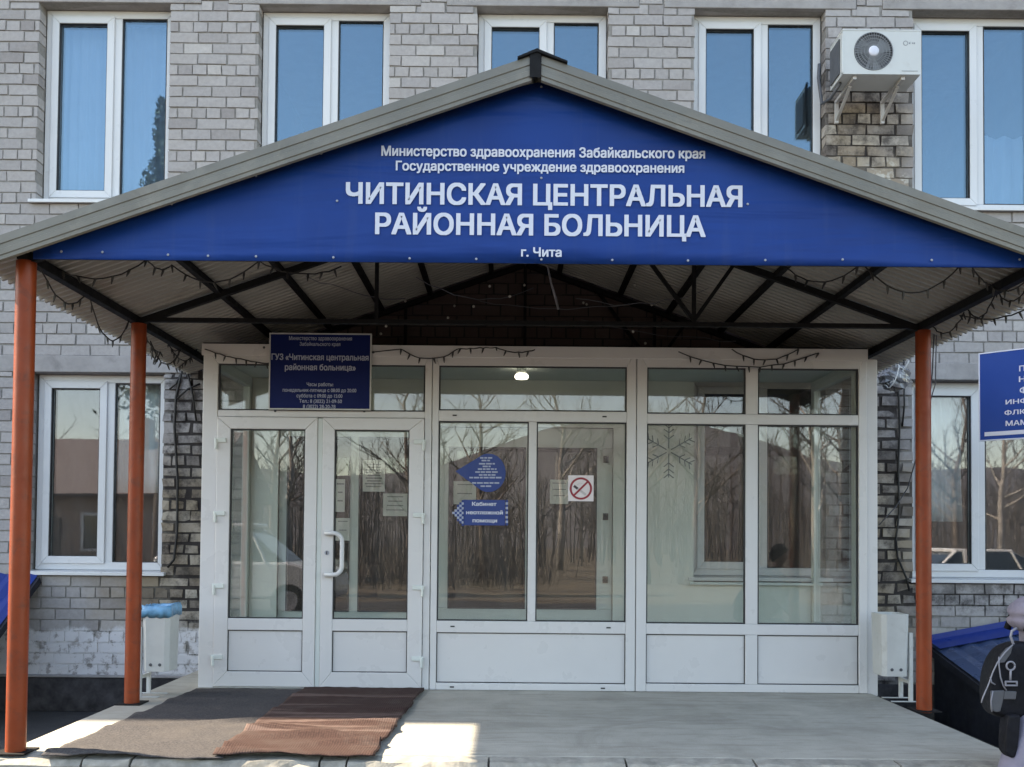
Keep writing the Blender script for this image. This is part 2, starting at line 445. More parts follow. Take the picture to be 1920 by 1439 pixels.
# ------------------------------------------------------------------ mesh helpers
class MB:
    """collects shapes; build() links them as one mesh object"""

    def __init__(self):
        self.v, self.f, self.mi = [], [], []

    def add(self, verts, faces, mi=0):
        o = len(self.v)
        self.v += [tuple(p) for p in verts]
        self.f += [tuple(i + o for i in f) for f in faces]
        self.mi += [mi] * len(faces)
        return self

    def box(self, x0, x1, y0, y1, z0, z1, mi=0, jit=0.0):
        v = [(x, y, z) for z in (z0, z1) for y in (y0, y1) for x in (x0, x1)]
        if jit:
            v = [tuple(c + random.uniform(-jit, jit) for c in p) for p in v]
        return self.add(v, [(0, 2, 3, 1), (4, 5, 7, 6), (0, 1, 5, 4), (1, 3, 7, 5), (3, 2, 6, 7), (2, 0, 4, 6)], mi)

    def bar(self, a, b, w, h, mi=0, up=(0, 0, 1)):
        """rectangular bar from a to b, width w, height h (centred)"""
        a, b = Vector(a), Vector(b)
        d = (b - a).normalized()
        upv = Vector(up)
        if abs(d.dot(upv)) > 0.98:
            upv = Vector((0, 1, 0))
        s = d.cross(upv).normalized()
        u = s.cross(d).normalized()
        v = [p + s * (i * w / 2) + u * (j * h / 2) for p in (a, b) for i, j in ((-1, -1), (1, -1), (1, 1), (-1, 1))]
        return self.add(v, [(3, 2, 1, 0), (4, 5, 6, 7), (0, 1, 5, 4), (1, 2, 6, 5), (2, 3, 7, 6), (3, 0, 4, 7)], mi)

    def tube(self, pts, r, n=6, mi=0, cap=True):
        pts = [Vector(p) for p in pts]
        if not hasattr(r, '__len__'):
            r = [r] * len(pts)
        rings = []
        prev = None
        for i, p in enumerate(pts):
            d = (pts[min(i + 1, len(pts) - 1)] - pts[max(i - 1, 0)])
            d = d.normalized() if d.length > 1e-9 else Vector((0, 0, 1))
            if prev is None:
                s = d.cross(Vector((0.31, 0.17, 0.94)))
                if s.length < 0.05:
                    s = d.cross(Vector((1, 0, 0)))
            else:
                s = prev - d * prev.dot(d)
            s.normalize()
            prev = s
            t = d.cross(s)
            rings.append([p + (s * math.cos(k * 2 * math.pi / n) + t * math.sin(k * 2 * math.pi / n)) * r[i] for k in range(n)])
        v = [q for ring in rings for q in ring]
        f = []
        for i in range(len(pts) - 1):
            for k in range(n):
                f.append((i * n + k, i * n + (k + 1) % n, (i + 1) * n + (k + 1) % n, (i + 1) * n + k))
        if cap:
            f.append(tuple(range(n))[::-1])
            f.append(tuple((len(pts) - 1) * n + k for k in range(n)))
        return self.add(v, f, mi)

    def prism(self, poly, y0, y1, mi=0):
        """(x, z) polygon, counter-clockwise as seen from the front, between y0 (front) and y1"""
        n = len(poly)
        v = [(x, y0, z) for x, z in poly] + [(x, y1, z) for x, z in poly]
        f = [tuple(range(n)), tuple(range(2 * n - 1, n - 1, -1))]
        f += [(i, i + n, (i + 1) % n + n, (i + 1) % n) for i in range(n)]
        return self.add(v, f, mi)

    def ring(self, x0, x1, z0, z1, w, y0, y1, mi=0, wb=None, wt=None):
        """mitred rectangular frame"""
        wb = w if wb is None else wb
        wt = w if wt is None else wt
        o = [(x0, z0), (x1, z0), (x1, z1), (x0, z1)]
        i = [(x0 + w, z0 + wb), (x1 - w, z0 + wb), (x1 - w, z1 - wt), (x0 + w, z1 - wt)]
        for k in range(4):
            q = (k + 1) % 4
            self.prism([o[k], o[q], i[q], i[k]], y0, y1, mi)
        return self

    def lathe(self, prof, centre, axis='Z', n=24, mi=0):
        """profile of (radius, height) turned about an axis through centre"""
        c = Vector(centre)
        v, f = [], []
        for r, h in prof:
            for k in range(n):
                a = 2 * math.pi * k / n
                if axis == 'Z':
                    v.append(c + Vector((r * math.cos(a), r * math.sin(a), h)))
                elif axis == 'Y':
                    v.append(c + Vector((r * math.cos(a), h, r * math.sin(a))))
                else:
                    v.append(c + Vector((h, r * math.cos(a), r * math.sin(a))))
        for i in range(len(prof) - 1):
            for k in range(n):
                f.append((i * n + k, i * n + (k + 1) % n, (i + 1) * n + (k + 1) % n, (i + 1) * n + k))
        return self.add(v, f, mi)

    def build(self, name, mat, parent=None, bevel=0.0, smooth=False, origin=None, solid=0.0, recalc=True):
        me = bpy.data.meshes.new(name)
        o = bpy.data.objects.new(name, me)
        off = Vector((0, 0, 0))
        if parent is None:
            if origin is None:
                xs, ys, zs = zip(*self.v)
                origin = ((min(xs) + max(xs)) / 2, (min(ys) + max(ys)) / 2, min(zs))
            off = Vector(origin)
            o.location = off
        me.from_pydata([tuple(Vector(p) - off) for p in self.v], [], self.f)
        for m in (mat if isinstance(mat, (list, tuple)) else [mat]):
            me.materials.append(MATS[m])
        for p, k in zip(me.polygons, self.mi):
            p.material_index = k
            p.use_smooth = smooth
        if recalc:
            import bmesh
            bm = bmesh.new()
            bm.from_mesh(me)
            bmesh.ops.recalc_face_normals(bm, faces=bm.faces)
            bm.to_mesh(me)
            bm.free()
        me.update()
        COL.objects.link(o)
        if parent is not None:
            attach(o, parent)
        if solid:
            s = o.modifiers.new('thickness', 'SOLIDIFY')
            s.thickness = solid
            s.offset = 0
        if bevel:
            b = o.modifiers.new('edge', 'BEVEL')
            b.width = bevel
            b.segments = 2
            b.limit_method = 'ANGLE'
            b.angle_limit = rad(40)
        return o


def attach(o, parent):
    """child meshes are modelled in world coordinates"""
    o.parent = parent
    o.matrix_parent_inverse = Matrix.Translation(-parent.location) if parent.parent is None else Matrix.Identity(4)


def tag(o, label=None, cat=None, group=None, kind=None):
    if label:
        o['label'] = label
    if cat:
        o['category'] = cat
    if group:
        o['group'] = group
    if kind:
        o['kind'] = kind
    return o


def thing(name, loc, label, cat, group=None):
    o = bpy.data.objects.new(name, None)
    o.empty_display_size = 0.2
    o.location = loc
    COL.objects.link(o)
    return tag(o, label, cat, group)


def copy_tree(o, parent=None):
    c = o.copy()
    COL.objects.link(c)
    if parent is not None:
        c.parent = parent
        c.matrix_parent_inverse = o.matrix_parent_inverse
    for ch in [x for x in bpy.data.objects if x.parent == o]:
        copy_tree(ch, c)
    return c


def copy_part(o, delta):
    """a repeat of a part under the same thing, moved by delta"""
    c = o.copy()
    COL.objects.link(c)
    c.parent = o.parent
    c.matrix_parent_inverse = o.matrix_parent_inverse
    c.location = Vector(o.location) + Vector(delta)
    return c


DG = None


def glyph_outlines(body):
    """closed outlines of a line of text, sampled from its bezier splines"""
    cu = bpy.data.curves.new('lettering', 'FONT')
    cu.body = body
    cu.size = 1.0
    o = bpy.data.objects.new('lettering', cu)
    COL.objects.link(o)
    bpy.context.view_layer.update()
    dg = bpy.context.evaluated_depsgraph_get()
    c2 = o.evaluated_get(dg).to_curve(dg)
    out = []
    for sp in c2.splines:
        bp = sp.bezier_points
        poly = []
        for i in range(len(bp)):
            p, q = bp[i], bp[(i + 1) % len(bp)]
            straight = (p.handle_right - p.co).length < 1e-5 and (q.handle_left - q.co).length < 1e-5
            k = 1 if straight else 5
            for j in range(k):
                t = j / k
                m = 1 - t
                w = p.co * m ** 3 + p.handle_right * (3 * m * m * t) + q.handle_left * (3 * m * t * t) + q.co * t ** 3
                if not poly or (poly[-1] - w.xy).length > 1e-4:
                    poly.append(w.xy.copy())
        if len(poly) > 2:
            if (poly[0] - poly[-1]).length < 1e-4:
                poly.pop()
            out.append(poly)
    bpy.data.objects.remove(o)
    bpy.data.curves.remove(cu)
    return out


def letters(mb, body, x0, x1, zb, cap, y, bold=0.018, mi=0, depth=0.002, rows=64):
    """flat lettering in front of the plane y, from x0 to x1, baseline zb, capital height cap; bold thickens the strokes"""
    edges = []
    for p in glyph_outlines(body):
        for i in range(len(p)):
            a, b = p[i - 1], p[i]
            if abs(a.y - b.y) > 1e-7:
                edges.append((a, b))
    lo = min(min(a.y, b.y) for a, b in edges)
    hi = max(max(a.y, b.y) for a, b in edges)
    h = 0.727 / rows
    quads = []

    def spans(y):
        hit = sorted(((a.x + (b.x - a.x) * (y - a.y) / (b.y - a.y), 1 if b.y > a.y else -1, (b.x - a.x) / (b.y - a.y)) for a, b in edges if (a.y > y) != (b.y > y)), key=lambda t: t[0])
        w, out, st = 0, [], None
        for x, s_, k in hit:
            if w == 0:
                st = (x, k)
            w += s_
            if w == 0:
                out.append([st[0], st[1], x, k])
        return out
    yy = lo - bold + h / 2
    while yy < hi + bold:
        al = sorted(sum((spans(yy + d) for d in (-bold * 0.7, 0.0, bold * 0.7)), []))
        mg = []
        for q in al:
            if mg and q[0] <= mg[-1][2]:
                if q[2] > mg[-1][2]:
                    mg[-1][2:] = q[2:]
            else:
                mg.append(list(q))
        for xa, ka, xb, kb in mg:
            da, db = max(-1, min(1, ka)) * h / 2, max(-1, min(1, kb)) * h / 2
            quads.append((xa - bold - da, xb + bold - db, xb + bold + db, xa - bold + da, yy))
        yy += h
    xm = min(q[0] for q in quads)
    xM = max(q[1] for q in quads)
    sx = (x1 - x0) / (xM - xm)
    sz = cap / (0.727 + 2 * bold)
    yp = y - depth
    for a, b, c, d, yc in quads:
        z0, z1 = zb + (yc - h / 2 + bold) * sz, zb + (yc + h / 2 + bold) * sz
        mb.add([(x0 + (a - xm) * sx, yp, z0), (x0 + (b - xm) * sx, yp, z0), (x0 + (c - xm) * sx, yp, z1), (x0 + (d - xm) * sx, yp, z1)], [(0, 1, 2, 3)], mi)


def px_letters(mb, body, u0, u1, vbase, vtop, Y, **kw):
    um = (u0 + u1) / 2
    a, b = at(u0, vbase, Y), at(u1, vbase, Y)
    m, t = at(um, vbase, Y), at(um, vtop, Y)
    letters(mb, body, a.x, b.x, m.z, t.z - m.z, Y, **kw)


def drape(a, b, sag, n=10, wob=0.0):
    a, b = Vector(a), Vector(b)
    out = []
    for i in range(n + 1):
        t = i / n
        p = a.lerp(b, t)
        p.z -= sag * 4 * t * (1 - t)
        if wob and 0 < i < n:
            p += Vector((random.uniform(-wob, wob), random.uniform(-wob, wob), random.uniform(-wob, wob)))
        out.append(p)
    return out


# ------------------------------------------------------------------ ground, porch floor
def ground():
    mb = MB()
    nx, ny = 40, 40
    xs = [-400 + 800 * i / nx for i in range(nx + 1)]
    ys = [-500 + 800 * i / ny for i in range(ny + 1)]
    mb.add([(x, y, 0) for y in ys for x in xs],
           [(j * (nx + 1) + i, j * (nx + 1) + i + 1, (j + 1) * (nx + 1) + i + 1, (j + 1) * (nx + 1) + i) for j in range(ny) for i in range(nx)])
    tag(mb.build('ground', 'ground_mix', origin=(0, 0, 0)), kind='structure')
    # wooded ridge behind the photographer, mirrored in the glass
    mb = MB()
    v, f = [], []
    n = 60
    for i in range(n + 1):
        x = -260 + 520 * i / n
        h = 17 + 9 * math.sin(x * 0.018 + 1.0) + 4 * math.sin(x * 0.06)
        v += [(x, -150, 0), (x, -215 + 10 * math.sin(x * 0.03), h), (x, -300, 0)]
    for i in range(n):
        a = i * 3
        f += [(a, a + 1, a + 4, a + 3), (a + 1, a + 2, a + 5, a + 4)]
    mb.add(v, f)
    tag(mb.build('hills', 'hill_wood', smooth=True), kind='structure')


ground()
PZ = 0.40                                    # porch floor level
FX0, FX1, FY0 = -2.685, 2.775, -3.41


def porch_floor():
    mb = MB()
    mb.box(FX0, FX1, FY0 + 0.125, -0.005, 0.002, PZ)
    tag(mb.build('porch_floor', 'porch_concrete', bevel=0.008), kind='structure')
    # rough kerb blocks along the front edge
    cuts = [FX0 - 0.01, -2.22, -1.965, -0.98, -0.84, -0.1, 0.62, 1.3, 2.05, FX1 + 0.01]
    for a, b in zip(cuts, cuts[1:]):
        mb = MB()
        n = max(2, int((b - a) / 0.07))
        v, f = [], []
        for i in range(n + 1):
            x = a + 0.006 + (b - a - 0.012) * i / n
            for y, z in ((FY0 + 0.115, 0.003), (FY0 - 0.012, 0.003), (FY0 - 0.012, PZ - 0.035), (FY0 + 0.012, PZ - 0.004), (FY0 + 0.115, PZ - 0.002)):
                w = 0.010 if z > 0.1 and y < FY0 + 0.05 else 0.0
                v.append((x, y + random.uniform(-w, w), z - random.uniform(0, w * 1.2)))
        for i in range(n):
            for k in range(4):
                f.append((i * 5 + k, i * 5 + k + 1, i * 5 + 6 + k, i * 5 + 5 + k))
            f.append((i * 5 + 4, i * 5, i * 5 + 5, i * 5 + 9))
        f += [(4, 3, 2, 1, 0), tuple(n * 5 + k for k in range(5))]
        mb.add(v, f)
        tag(mb.build('kerb_stone', 'kerb_stone'), kind='structure')


porch_floor()

# ------------------------------------------------------------------ hospital building
B = thing('hospital_building', (0, 0, 0), 'two-storey pale brick building with white two-light windows behind the porch', 'building')
CEN = [-5.65, -3.69, -1.71, 0.26, 2.22, 4.19, 6.15]
HW = 0.59
UZ0, UZ1, LZ0, LZ1 = 4.56, 6.36, 1.235, 3.01
OPEN = [(c - HW, c + HW, UZ0, UZ1) for c in CEN] + [(c - HW - 0.01, c + HW, LZ0, LZ1) for c in CEN if not -2.2 < c < 1.0]
OPEN.append((-2.07, 0.925, PZ, 2.56))                 # doorways inside the porch
LINT = [(c - 0.87, c + 0.87, UZ1, UZ1 + 0.20) for c in CEN] + [(c - 0.90, c + 0.90, LZ1, LZ1 + 0.15) for c in CEN if not -2.2 < c < 1.0]
WX0, WX1 = -8.0, 8.4


def brick_wall():
    mb = MB()
    holes = OPEN + LINT
    xcut = sorted({WX0, WX1} | {e for h in holes for e in h[:2]})
    k = 0
    z = 0.32
    while z < 7.35:
        a, b = z, z + 0.0855
        runs = []
        for x0, x1 in zip(xcut, xcut[1:]):
            xm = (x0 + x1) / 2
            lo, hi = a, b
            for h in holes:
                if h[0] < xm < h[1] and h[2] < hi and h[3] > lo:
                    below, above = h[2] - lo, hi - h[3]
                    if max(below, above) < 0.022:
                        lo = hi = 0
                        break
                    if below > above:
                        hi = h[2] - 0.006
                    else:
                        lo = h[3] + 0.006
            if hi <= lo:
                continue
            if runs and abs(runs[-1][1] - x0) < 1e-6 and runs[-1][2:] == [lo, hi]:
                runs[-1][1] = x1
            else:
                runs.append([x0, x1, lo, hi])
        head = k % 4 == 3
        pitch = 0.130 if head else 0.2617
        ph = {0: 0.0, 1: 0.13, 2: 0.0, 3: 0.065}[k % 4] + 0.04
        for x0, x1, lo, hi in runs:
            n = math.floor((x0 - ph) / pitch)
            x = ph + n * pitch
            while x < x1:
                p, q = max(x, x0), min(x + pitch - 0.014, x1)
                if q - p > 0.03:
                    j = 0.0032
                    y = random.uniform(-0.004, 0.002)
                    e = f = g = h = 0.0
                    if (-3.15 < p < -2.5 or 2.95 < p < 3.6) and lo < 3.0:
                        j = 0.007
                        e, f, g, h = (random.uniform(0.0, 0.011) for _ in range(4))
                        y += random.uniform(0, 0.004)
                    elif (2.75 < p < 3.7 and 4.2 < lo < 5.6) or lo < 0.72:
                        j = 0.005
                        e, f = random.uniform(0, 0.007), random.uniform(0, 0.007)
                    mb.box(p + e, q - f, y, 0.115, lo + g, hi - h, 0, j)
                x += pitch
        z += 0.098
        k += 1
    # mortar bed behind the brick faces, one wall thick
    g = 0.006
    zc = sorted({0.0, 11.86} | {h[2] for h in OPEN} | {h[3] for h in OPEN})  # top raised out of view to shape the building's shadow
    for z0, z1 in zip(zc, zc[1:]):
        zm = (z0 + z1) / 2
        hs = sorted((h[0] - g, h[1] + g) for h in OPEN if h[2] < zm < h[3])
        x = WX0 - 8
        for h0, h1 in hs:
            mb.box(x, h0, 0.0085, 0.34, z0, z1, 1)
            x = h1
        mb.box(x, WX1 + 6, 0.0085, 0.34, z0, z1, 1)
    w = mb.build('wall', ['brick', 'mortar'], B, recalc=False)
    # plinth
    mb = MB()
    mb.box(WX0 - 8, FX0 - 0.01, -0.035, 0.0, 0.0, 0.30, 0, 0.0)
    mb.box(FX1 + 0.01, WX1 + 6, -0.035, 0.0, 0.0, 0.30, 0, 0.0)
    mb.build('plinth', 'plinth_stone', B, bevel=0.01)
    mb = MB()
    mb.box(WX0 - 8, FX0 - 0.01, -0.05, 0.0, 0.302, 0.322)
    mb.build('plinth_ledge', 'concrete_lintel', B, bevel=0.005)
    for i, l in enumerate(LINT):
        mb = MB()
        mb.box(l[0] + 0.004, l[1] - 0.004, -0.006 - 0.002 * (i % 2), 0.13, l[2], l[3], 0, 0.002)
        mb.build('lintel', 'concrete_lintel', B, bevel=0.006)
    # shell of rooms behind the facade
    mb = MB()
    mb.box(WX0 - 8, WX1 + 6, 7.0, 7.3, 0, 11.86)
    mb.box(WX0 - 8, WX0 - 7.7, 0.34, 7.0, 0, 11.86)
    mb.box(WX1 + 5.7, WX1 + 6, 0.34, 7.0, 0, 11.86)
    for c0, c1 in zip(CEN, CEN[1:]):
        if not -2.2 < c0 < 0.5:
            mb.box((c0 + c1) / 2 - 0.06, (c0 + c1) / 2 + 0.06, 0.34, 7.0, 0.42, 3.2)
        mb.box((c0 + c1) / 2 - 0.06, (c0 + c1) / 2 + 0.06, 0.34, 7.0, 3.62, 6.7)
    mb.build('room_wall', 'room_paint', B)
    mb = MB()
    mb.box(WX0 - 7.7, WX1 + 5.7, 0.34, 7.0, 0.3, 0.405)
    mb.box(WX0 - 7.7, WX1 + 5.7, 0.34, 7.0, 3.22, 3.6)
    mb.box(WX0 - 7.7, WX1 + 5.7, 0.34, 7.0, 6.72, 6.9)
    mb.box(WX0 - 8, WX1 + 6, -0.03, 0.0, 7.36, 7.6)
    mb.build('floor_slab', 'floor_tile', B)
    mb = MB()
    mb.box(WX0 - 8.05, WX1 + 6.05, -0.03, 7.35, 11.862, 11.98)  # unseen roof, set high so its shadow falls across the porch floor
    mb.build('roof', 'concrete_lintel', B)


brick_wall()


def window(c, z0, z1, hw, mat, gl, sill_y, wide=False):
    """white two-light window: opening sash on the left, fixed light on the right"""
    y0, y1 = 0.125, 0.19
    x0, x1 = c - hw, c + hw
    w = 0.07
    mb = MB()
    mb.ring(x0 + 0.004, x1 - 0.004, z0 + 0.008, z1 - 0.004, w, y0, y1)
    mx = x0 + 0.655
    mb.box(mx - 0.04, mx + 0.04, y0 + 0.003, y1 - 0.003, z0 + 0.008 + w, z1 - 0.004 - w)
    fr = mb.build('window', mat, B, bevel=0.006)
    s0, s1 = x0 + w + 0.004, mx - 0.04
    sz0, sz1 = z0 + w + 0.008, z1 - w - 0.004
    mb = MB()
    mb.ring(s0 - 0.016, s1 + 0.014, sz0 - 0.014, sz1 + 0.014, 0.066, y0 - 0.014, y0 - 0.0005)
    mb.ring(s0 + 0.001, s1 - 0.001, sz0 + 0.001, sz1 - 0.001, 0.05, y0 + 0.0005, y1 - 0.01)
    mb.build('sash', mat, fr, bevel=0.005)
    mb = MB()
    mb.ring(s0 + 0.0485, s1 - 0.0485, sz0 + 0.0485, sz1 - 0.0485, 0.008, y0 - 0.008, y0 + 0.024)
    mb.ring(mx + 0.0405, x1 - w - 0.0045, sz0 + 0.0005, sz1 - 0.0005, 0.008, y0 + 0.004, y0 + 0.024)
    mb.build('gasket', 'gasket', fr)
    for a, b, e in ((s0 + 0.05, s1 - 0.05, 0.05), (mx + 0.04, x1 - w - 0.004, 0.0)):
        mb = MB()
        mb.box(a, b, y0 + 0.026, y0 + 0.044, sz0 + e, sz1 - e)
        mb.build('pane', gl, fr)
    if sill_y is not None:
        mb = MB()
        p = 0.05
        mb.add([(x0 - p, sill_y, z0 - 0.035), (x1 + p, sill_y, z0 - 0.035), (x1 + p, sill_y, z0 - 0.005), (x0 - p, sill_y, z0 - 0.005),
                (x0 - p, y0 + 0.01, z0 + 0.006), (x1 + p, y0 + 0.01, z0 + 0.006), (x1 + p, y0 + 0.01, z0 - 0.012), (x0 - p, y0 + 0.01, z0 - 0.012)],
               [(0, 1, 2, 3), (3, 2, 5, 4), (7, 6, 1, 0), (0, 3, 4, 7), (2, 1, 6, 5), (4, 5, 6, 7)])
        mb.build('sill', mat, fr, bevel=0.003)
    return fr


for c in CEN:
    window(c, UZ0, UZ1, HW, 'pvc_upper', 'upper_glass', -0.045)
for c in CEN:
    if not -2.2 < c < 1.0:
        window(c, LZ0, LZ1, HW, 'pvc' if c == 2.22 else 'pvc_upper', 'low_glass' if c != 2.22 else 'inner_glass', -0.05)


def curtain(x0, x1, z0, z1, y, label, amp=0.02, wave=0.09):
    mb = MB()
    n = int((x1 - x0) / 0.012)
    m = 6
    v = []
    ph = random.random() * 6
    for j in range(m + 1):
        for i in range(n + 1):
            x = x0 + (x1 - x0) * i / n
            a = amp * (0.6 + 0.4 * j / m)
            v.append((x + 0.006 * math.sin(j * 1.3 + x * 9), y + a * math.sin(x * 2 * math.pi / wave + ph + 1.4 * math.sin(x * 5)) + 0.4 * a * math.sin(x * 71 + j * 0.4), z1 + (z0 - z1) * j / m))
    f = [(j * (n + 1) + i, j * (n + 1) + i + 1, (j + 1) * (n + 1) + i + 1, (j + 1) * (n + 1) + i) for j in range(m) for i in range(n)]
    mb.add(v, f)
    return tag(mb.build('curtain', 'curtain_cloth', smooth=True, solid=0.002), label, 'curtain', 'curtains behind the windows')


curtain(-4.22, -3.14, 4.66, 6.30, 0.30, 'long white net curtain filling the upper window at the left end')
curtain(-3.62, -3.12, 1.95, 2.95, 0.30, 'short pale curtain in the lower left window behind the rear orange post')
curtain(3.66, 4.16, 1.75, 2.95, 0.30, 'pale hanging curtain in the lower right window beside the blue board')
curtain(4.3, 4.75, 4.66, 5.35, 0.34, 'low white pleated sheet standing in for mirrored clouds in the upper window right of the air conditioner', 0.05, 0.16)  # added cloth imitating white clouds reflected in this pane


# ------------------------------------------------------------------ glazed entrance porch
VY = -1.16
V = thing('entrance_vestibule', (0.19, -0.58, PZ), 'white plastic framed glazed entrance porch with double door under the canopy', 'porch')
Y0, Y1 = VY, VY + 0.07


def vestibule():
    L0, L1, M1, R1 = -2.365, -0.604, 0.966, 2.735
    mb = MB()
    # three frames side by side
    for a, b, la, lb, sill in ((L0, L1 - 0.003, 0.115, 0.052, 0.012), (L1 + 0.003, M1 - 0.003, 0.048, 0.072, 0.055), (M1 + 0.003, R1, 0.078, 0.064, 0.062)):
        mb.prism([(a, PZ + 0.002), (a + la, PZ + 0.002), (a + la, 2.885), (a, 3.028)], Y0, Y1)
        mb.prism([(b - lb, PZ + 0.002), (b, PZ + 0.002), (b, 3.028), (b - lb, 2.885)], Y0, Y1)
        mb.prism([(a + la, 2.885), (b - lb, 2.885), (b, 3.028), (a, 3.028)], Y0, Y1)
        mb.box(a + la, b - lb, Y0 + 0.002, Y1, PZ + 0.002, PZ + sill)
    # capping board along the head, slightly proud
    mb.box(L0 - 0.012, R1 + 0.004, Y0 - 0.012, Y0 - 0.0005, 2.945, 3.036)
    # transoms and mullions
    mb.box(L0 + 0.115, L1 - 0.055, Y0 + 0.003, Y1 - 0.003, 2.476, 2.527)
    mb.box(L1 + 0.051, M1 - 0.075, Y0 + 0.003, Y1 - 0.003, 2.457, 2.539)
    mb.box(L1 + 0.051, M1 - 0.075, Y0 + 0.003, Y1 - 0.003, 0.838, 0.927)
    mb.box(0.14, 0.201, Y0 + 0.005, Y1 - 0.005, 0.927, 2.457)
    mb.box(M1 + 0.081, R1 - 0.064, Y0 + 0.003, Y1 - 0.003, 2.450, 2.528)
    mb.box(M1 + 0.081, R1 - 0.064, Y0 + 0.003, Y1 - 0.003, 0.839, 0.920)
    for z0, z1 in ((2.528, 2.885), (0.920, 2.450), (PZ + 0.062, 0.839)):
        mb.box(1.805, 1.899, Y0 + 0.005, Y1 - 0.005, z0, z1)
    mb.build('front_frame', 'pvc', V, bevel=0.006)
    # corner post stepped back on the right
    mb = MB()
    mb.box(R1 + 0.002, R1 + 0.088, Y0 + 0.02, Y0 + 0.10, PZ - 0.02, 2.965)
    mb.build('corner_post', 'pvc', V, bevel=0.006)
    panes = [(L0 + 0.117, L1 - 0.057, 2.527, 2.885)]
    panes += [(L1 + 0.051, M1 - 0.075, 2.539, 2.885), (L1 + 0.051, 0.14, 0.927, 2.457), (0.201, M1 - 0.075, 0.927, 2.457)]
    for a, b in ((M1 + 0.081, 1.805), (1.899, R1 - 0.064)):
        panes += [(a, b, 2.528, 2.885), (a, b, 0.920, 2.450)]
    for a, b, z0, z1 in panes:
        mb = MB()
        mb.ring(a + 0.0005, b - 0.0005, z0 + 0.0005, z1 - 0.0005, 0.009, Y0 + 0.010, Y0 + 0.034)
        g = mb.build('gasket', 'gasket', V)
        mb = MB()
        mb.box(a + 0.002, b - 0.002, Y0 + 0.036, Y0 + 0.056, z0 + 0.002, z1 - 0.002)
        mb.build('pane', 'door_glass', V)
    for a, b, z0 in ((L1 + 0.051, M1 - 0.075, PZ + 0.056), (M1 + 0.081, 1.805, PZ + 0.063), (1.899, R1 - 0.064, PZ + 0.063)):
        mb = MB()
        mb.box(a + 0.006, b - 0.006, Y0 + 0.022, Y0 + 0.046, z0 + 0.004, 0.833)
        p = mb.build('panel', 'pvc', V)
        mb = MB()
        mb.ring(a + 0.0005, b - 0.0005, z0, 0.8375, 0.006, Y0 + 0.014, Y0 + 0.021)
        mb.build('gasket', 'gasket', p)
    # drain caps on the fixed frames
    for x, z in ((-0.43, 0.885), (0.76, 0.885), (-0.43, 2.50), (0.72, 2.50), (-0.43, 0.425), (0.72, 0.425)):
        mb = MB()
        mb.box(x - 0.016, x + 0.016, Y0 - 0.003, Y0 + 0.003, z - 0.005, z + 0.005)
        mb.build('drain_cap', 'gasket', V)

    # double door
    def leaf(x0, x1, pa, pb, hinge_side):
        z0, z1 = PZ + 0.016, 2.472
        ya, yb = Y0 - 0.016, Y1 - 0.012
        mb = MB()
        lw, rw = pa - x0, x1 - pb
        mb.prism([(x0, z0), (pa, z0 + 0.114), (pa, z1 - 0.091), (x0, z1)], ya, yb)
        mb.prism([(x1, z0), (x1, z1), (pb, z1 - 0.091), (pb, z0 + 0.114)], ya, yb)
        mb.prism([(x0, z1), (pa, z1 - 0.091), (pb, z1 - 0.091), (x1, z1)], ya, yb)
        mb.prism([(x0, z0), (x1, z0), (pb, z0 + 0.114), (pa, z0 + 0.114)], ya, yb)
        mb.box(pa, pb, ya + 0.003, yb - 0.003, 0.844, 0.933)
        d = mb.build('door', 'pvc', V, bevel=0.005)
        mb = MB()
        mb.ring(pa + 0.0005, pb - 0.0005, 0.9335, z1 - 0.0915, 0.008, ya + 0.010, ya + 0.034)
        mb.ring(pa + 0.0005, pb - 0.0005, z0 + 0.1145, 0.8435, 0.006, ya + 0.012, ya + 0.019)
        mb.build('gasket', 'gasket', d)
        mb = MB()
        mb.box(pa + 0.002, pb - 0.002, ya + 0.036, ya + 0.056, 0.935, z1 - 0.093)
        mb.build('pane', 'door_glass', d)
        mb = MB()
        mb.box(pa + 0.006, pb - 0.006, ya + 0.020, ya + 0.044, z0 + 0.12, 0.838)
        mb.build('panel', 'pvc', d)
        for z in (2.278, 1.718, 1.166, 0.627):
            mb = MB()
            hx = x0 if hinge_side < 0 else x1
            mb.box(hx - 0.045 + 0.03 * -hinge_side, hx + 0.045 + 0.03 * -hinge_side, ya - 0.014, ya - 0.001, z - 0.004, z + 0.030)
            mb.tube([(hx, ya - 0.012, z - 0.055), (hx, ya - 0.012, z + 0.02)], 0.011, 8)
            mb.build('hinge', 'pvc_inner', d, bevel=0.003)
        return d

    leaf(-2.248, -1.478, -2.143, -1.571, -1)
    d = leaf(-1.438, -0.662, -1.346, -0.774, 1)
    # overlap strip between the leaves
    mb = MB()
    mb.box(-1.476, -1.440, Y0 - 0.004, Y1 - 0.02, PZ + 0.018, 2.468)
    mb.build('meeting_stile', 'pvc_inner', V, bevel=0.003)
    yh = Y0 - 0.016
    mb = MB()
    pts = [(-1.40, yh, 1.588), (-1.395, yh - 0.045, 1.588)]
    for k in range(7):
        a = k / 6 * math.pi / 2
        pts.append((-1.33 + 0.062 * math.sin(a), yh - 0.055, 1.526 + 0.062 * math.cos(a)))
    for k in range(7):
        a = k / 6 * math.pi / 2
        pts.append((-1.33 + 0.062 * math.cos(a), yh - 0.055, 1.335 - 0.062 * math.sin(a)))
    pts += [(-1.395, yh - 0.045, 1.273), (-1.40, yh, 1.273)]
    mb.tube(pts, 0.0165, 10)
    mb.build('handle', 'pvc_upper', d, smooth=True)
    mb = MB()
    mb.lathe([(0.0, -0.006), (0.016, -0.006), (0.018, 0.0)], (-1.393, yh - 0.001, 1.437), 'Y', 14)
    mb.build('keyhole', 'zinc', d)
    mb = MB()
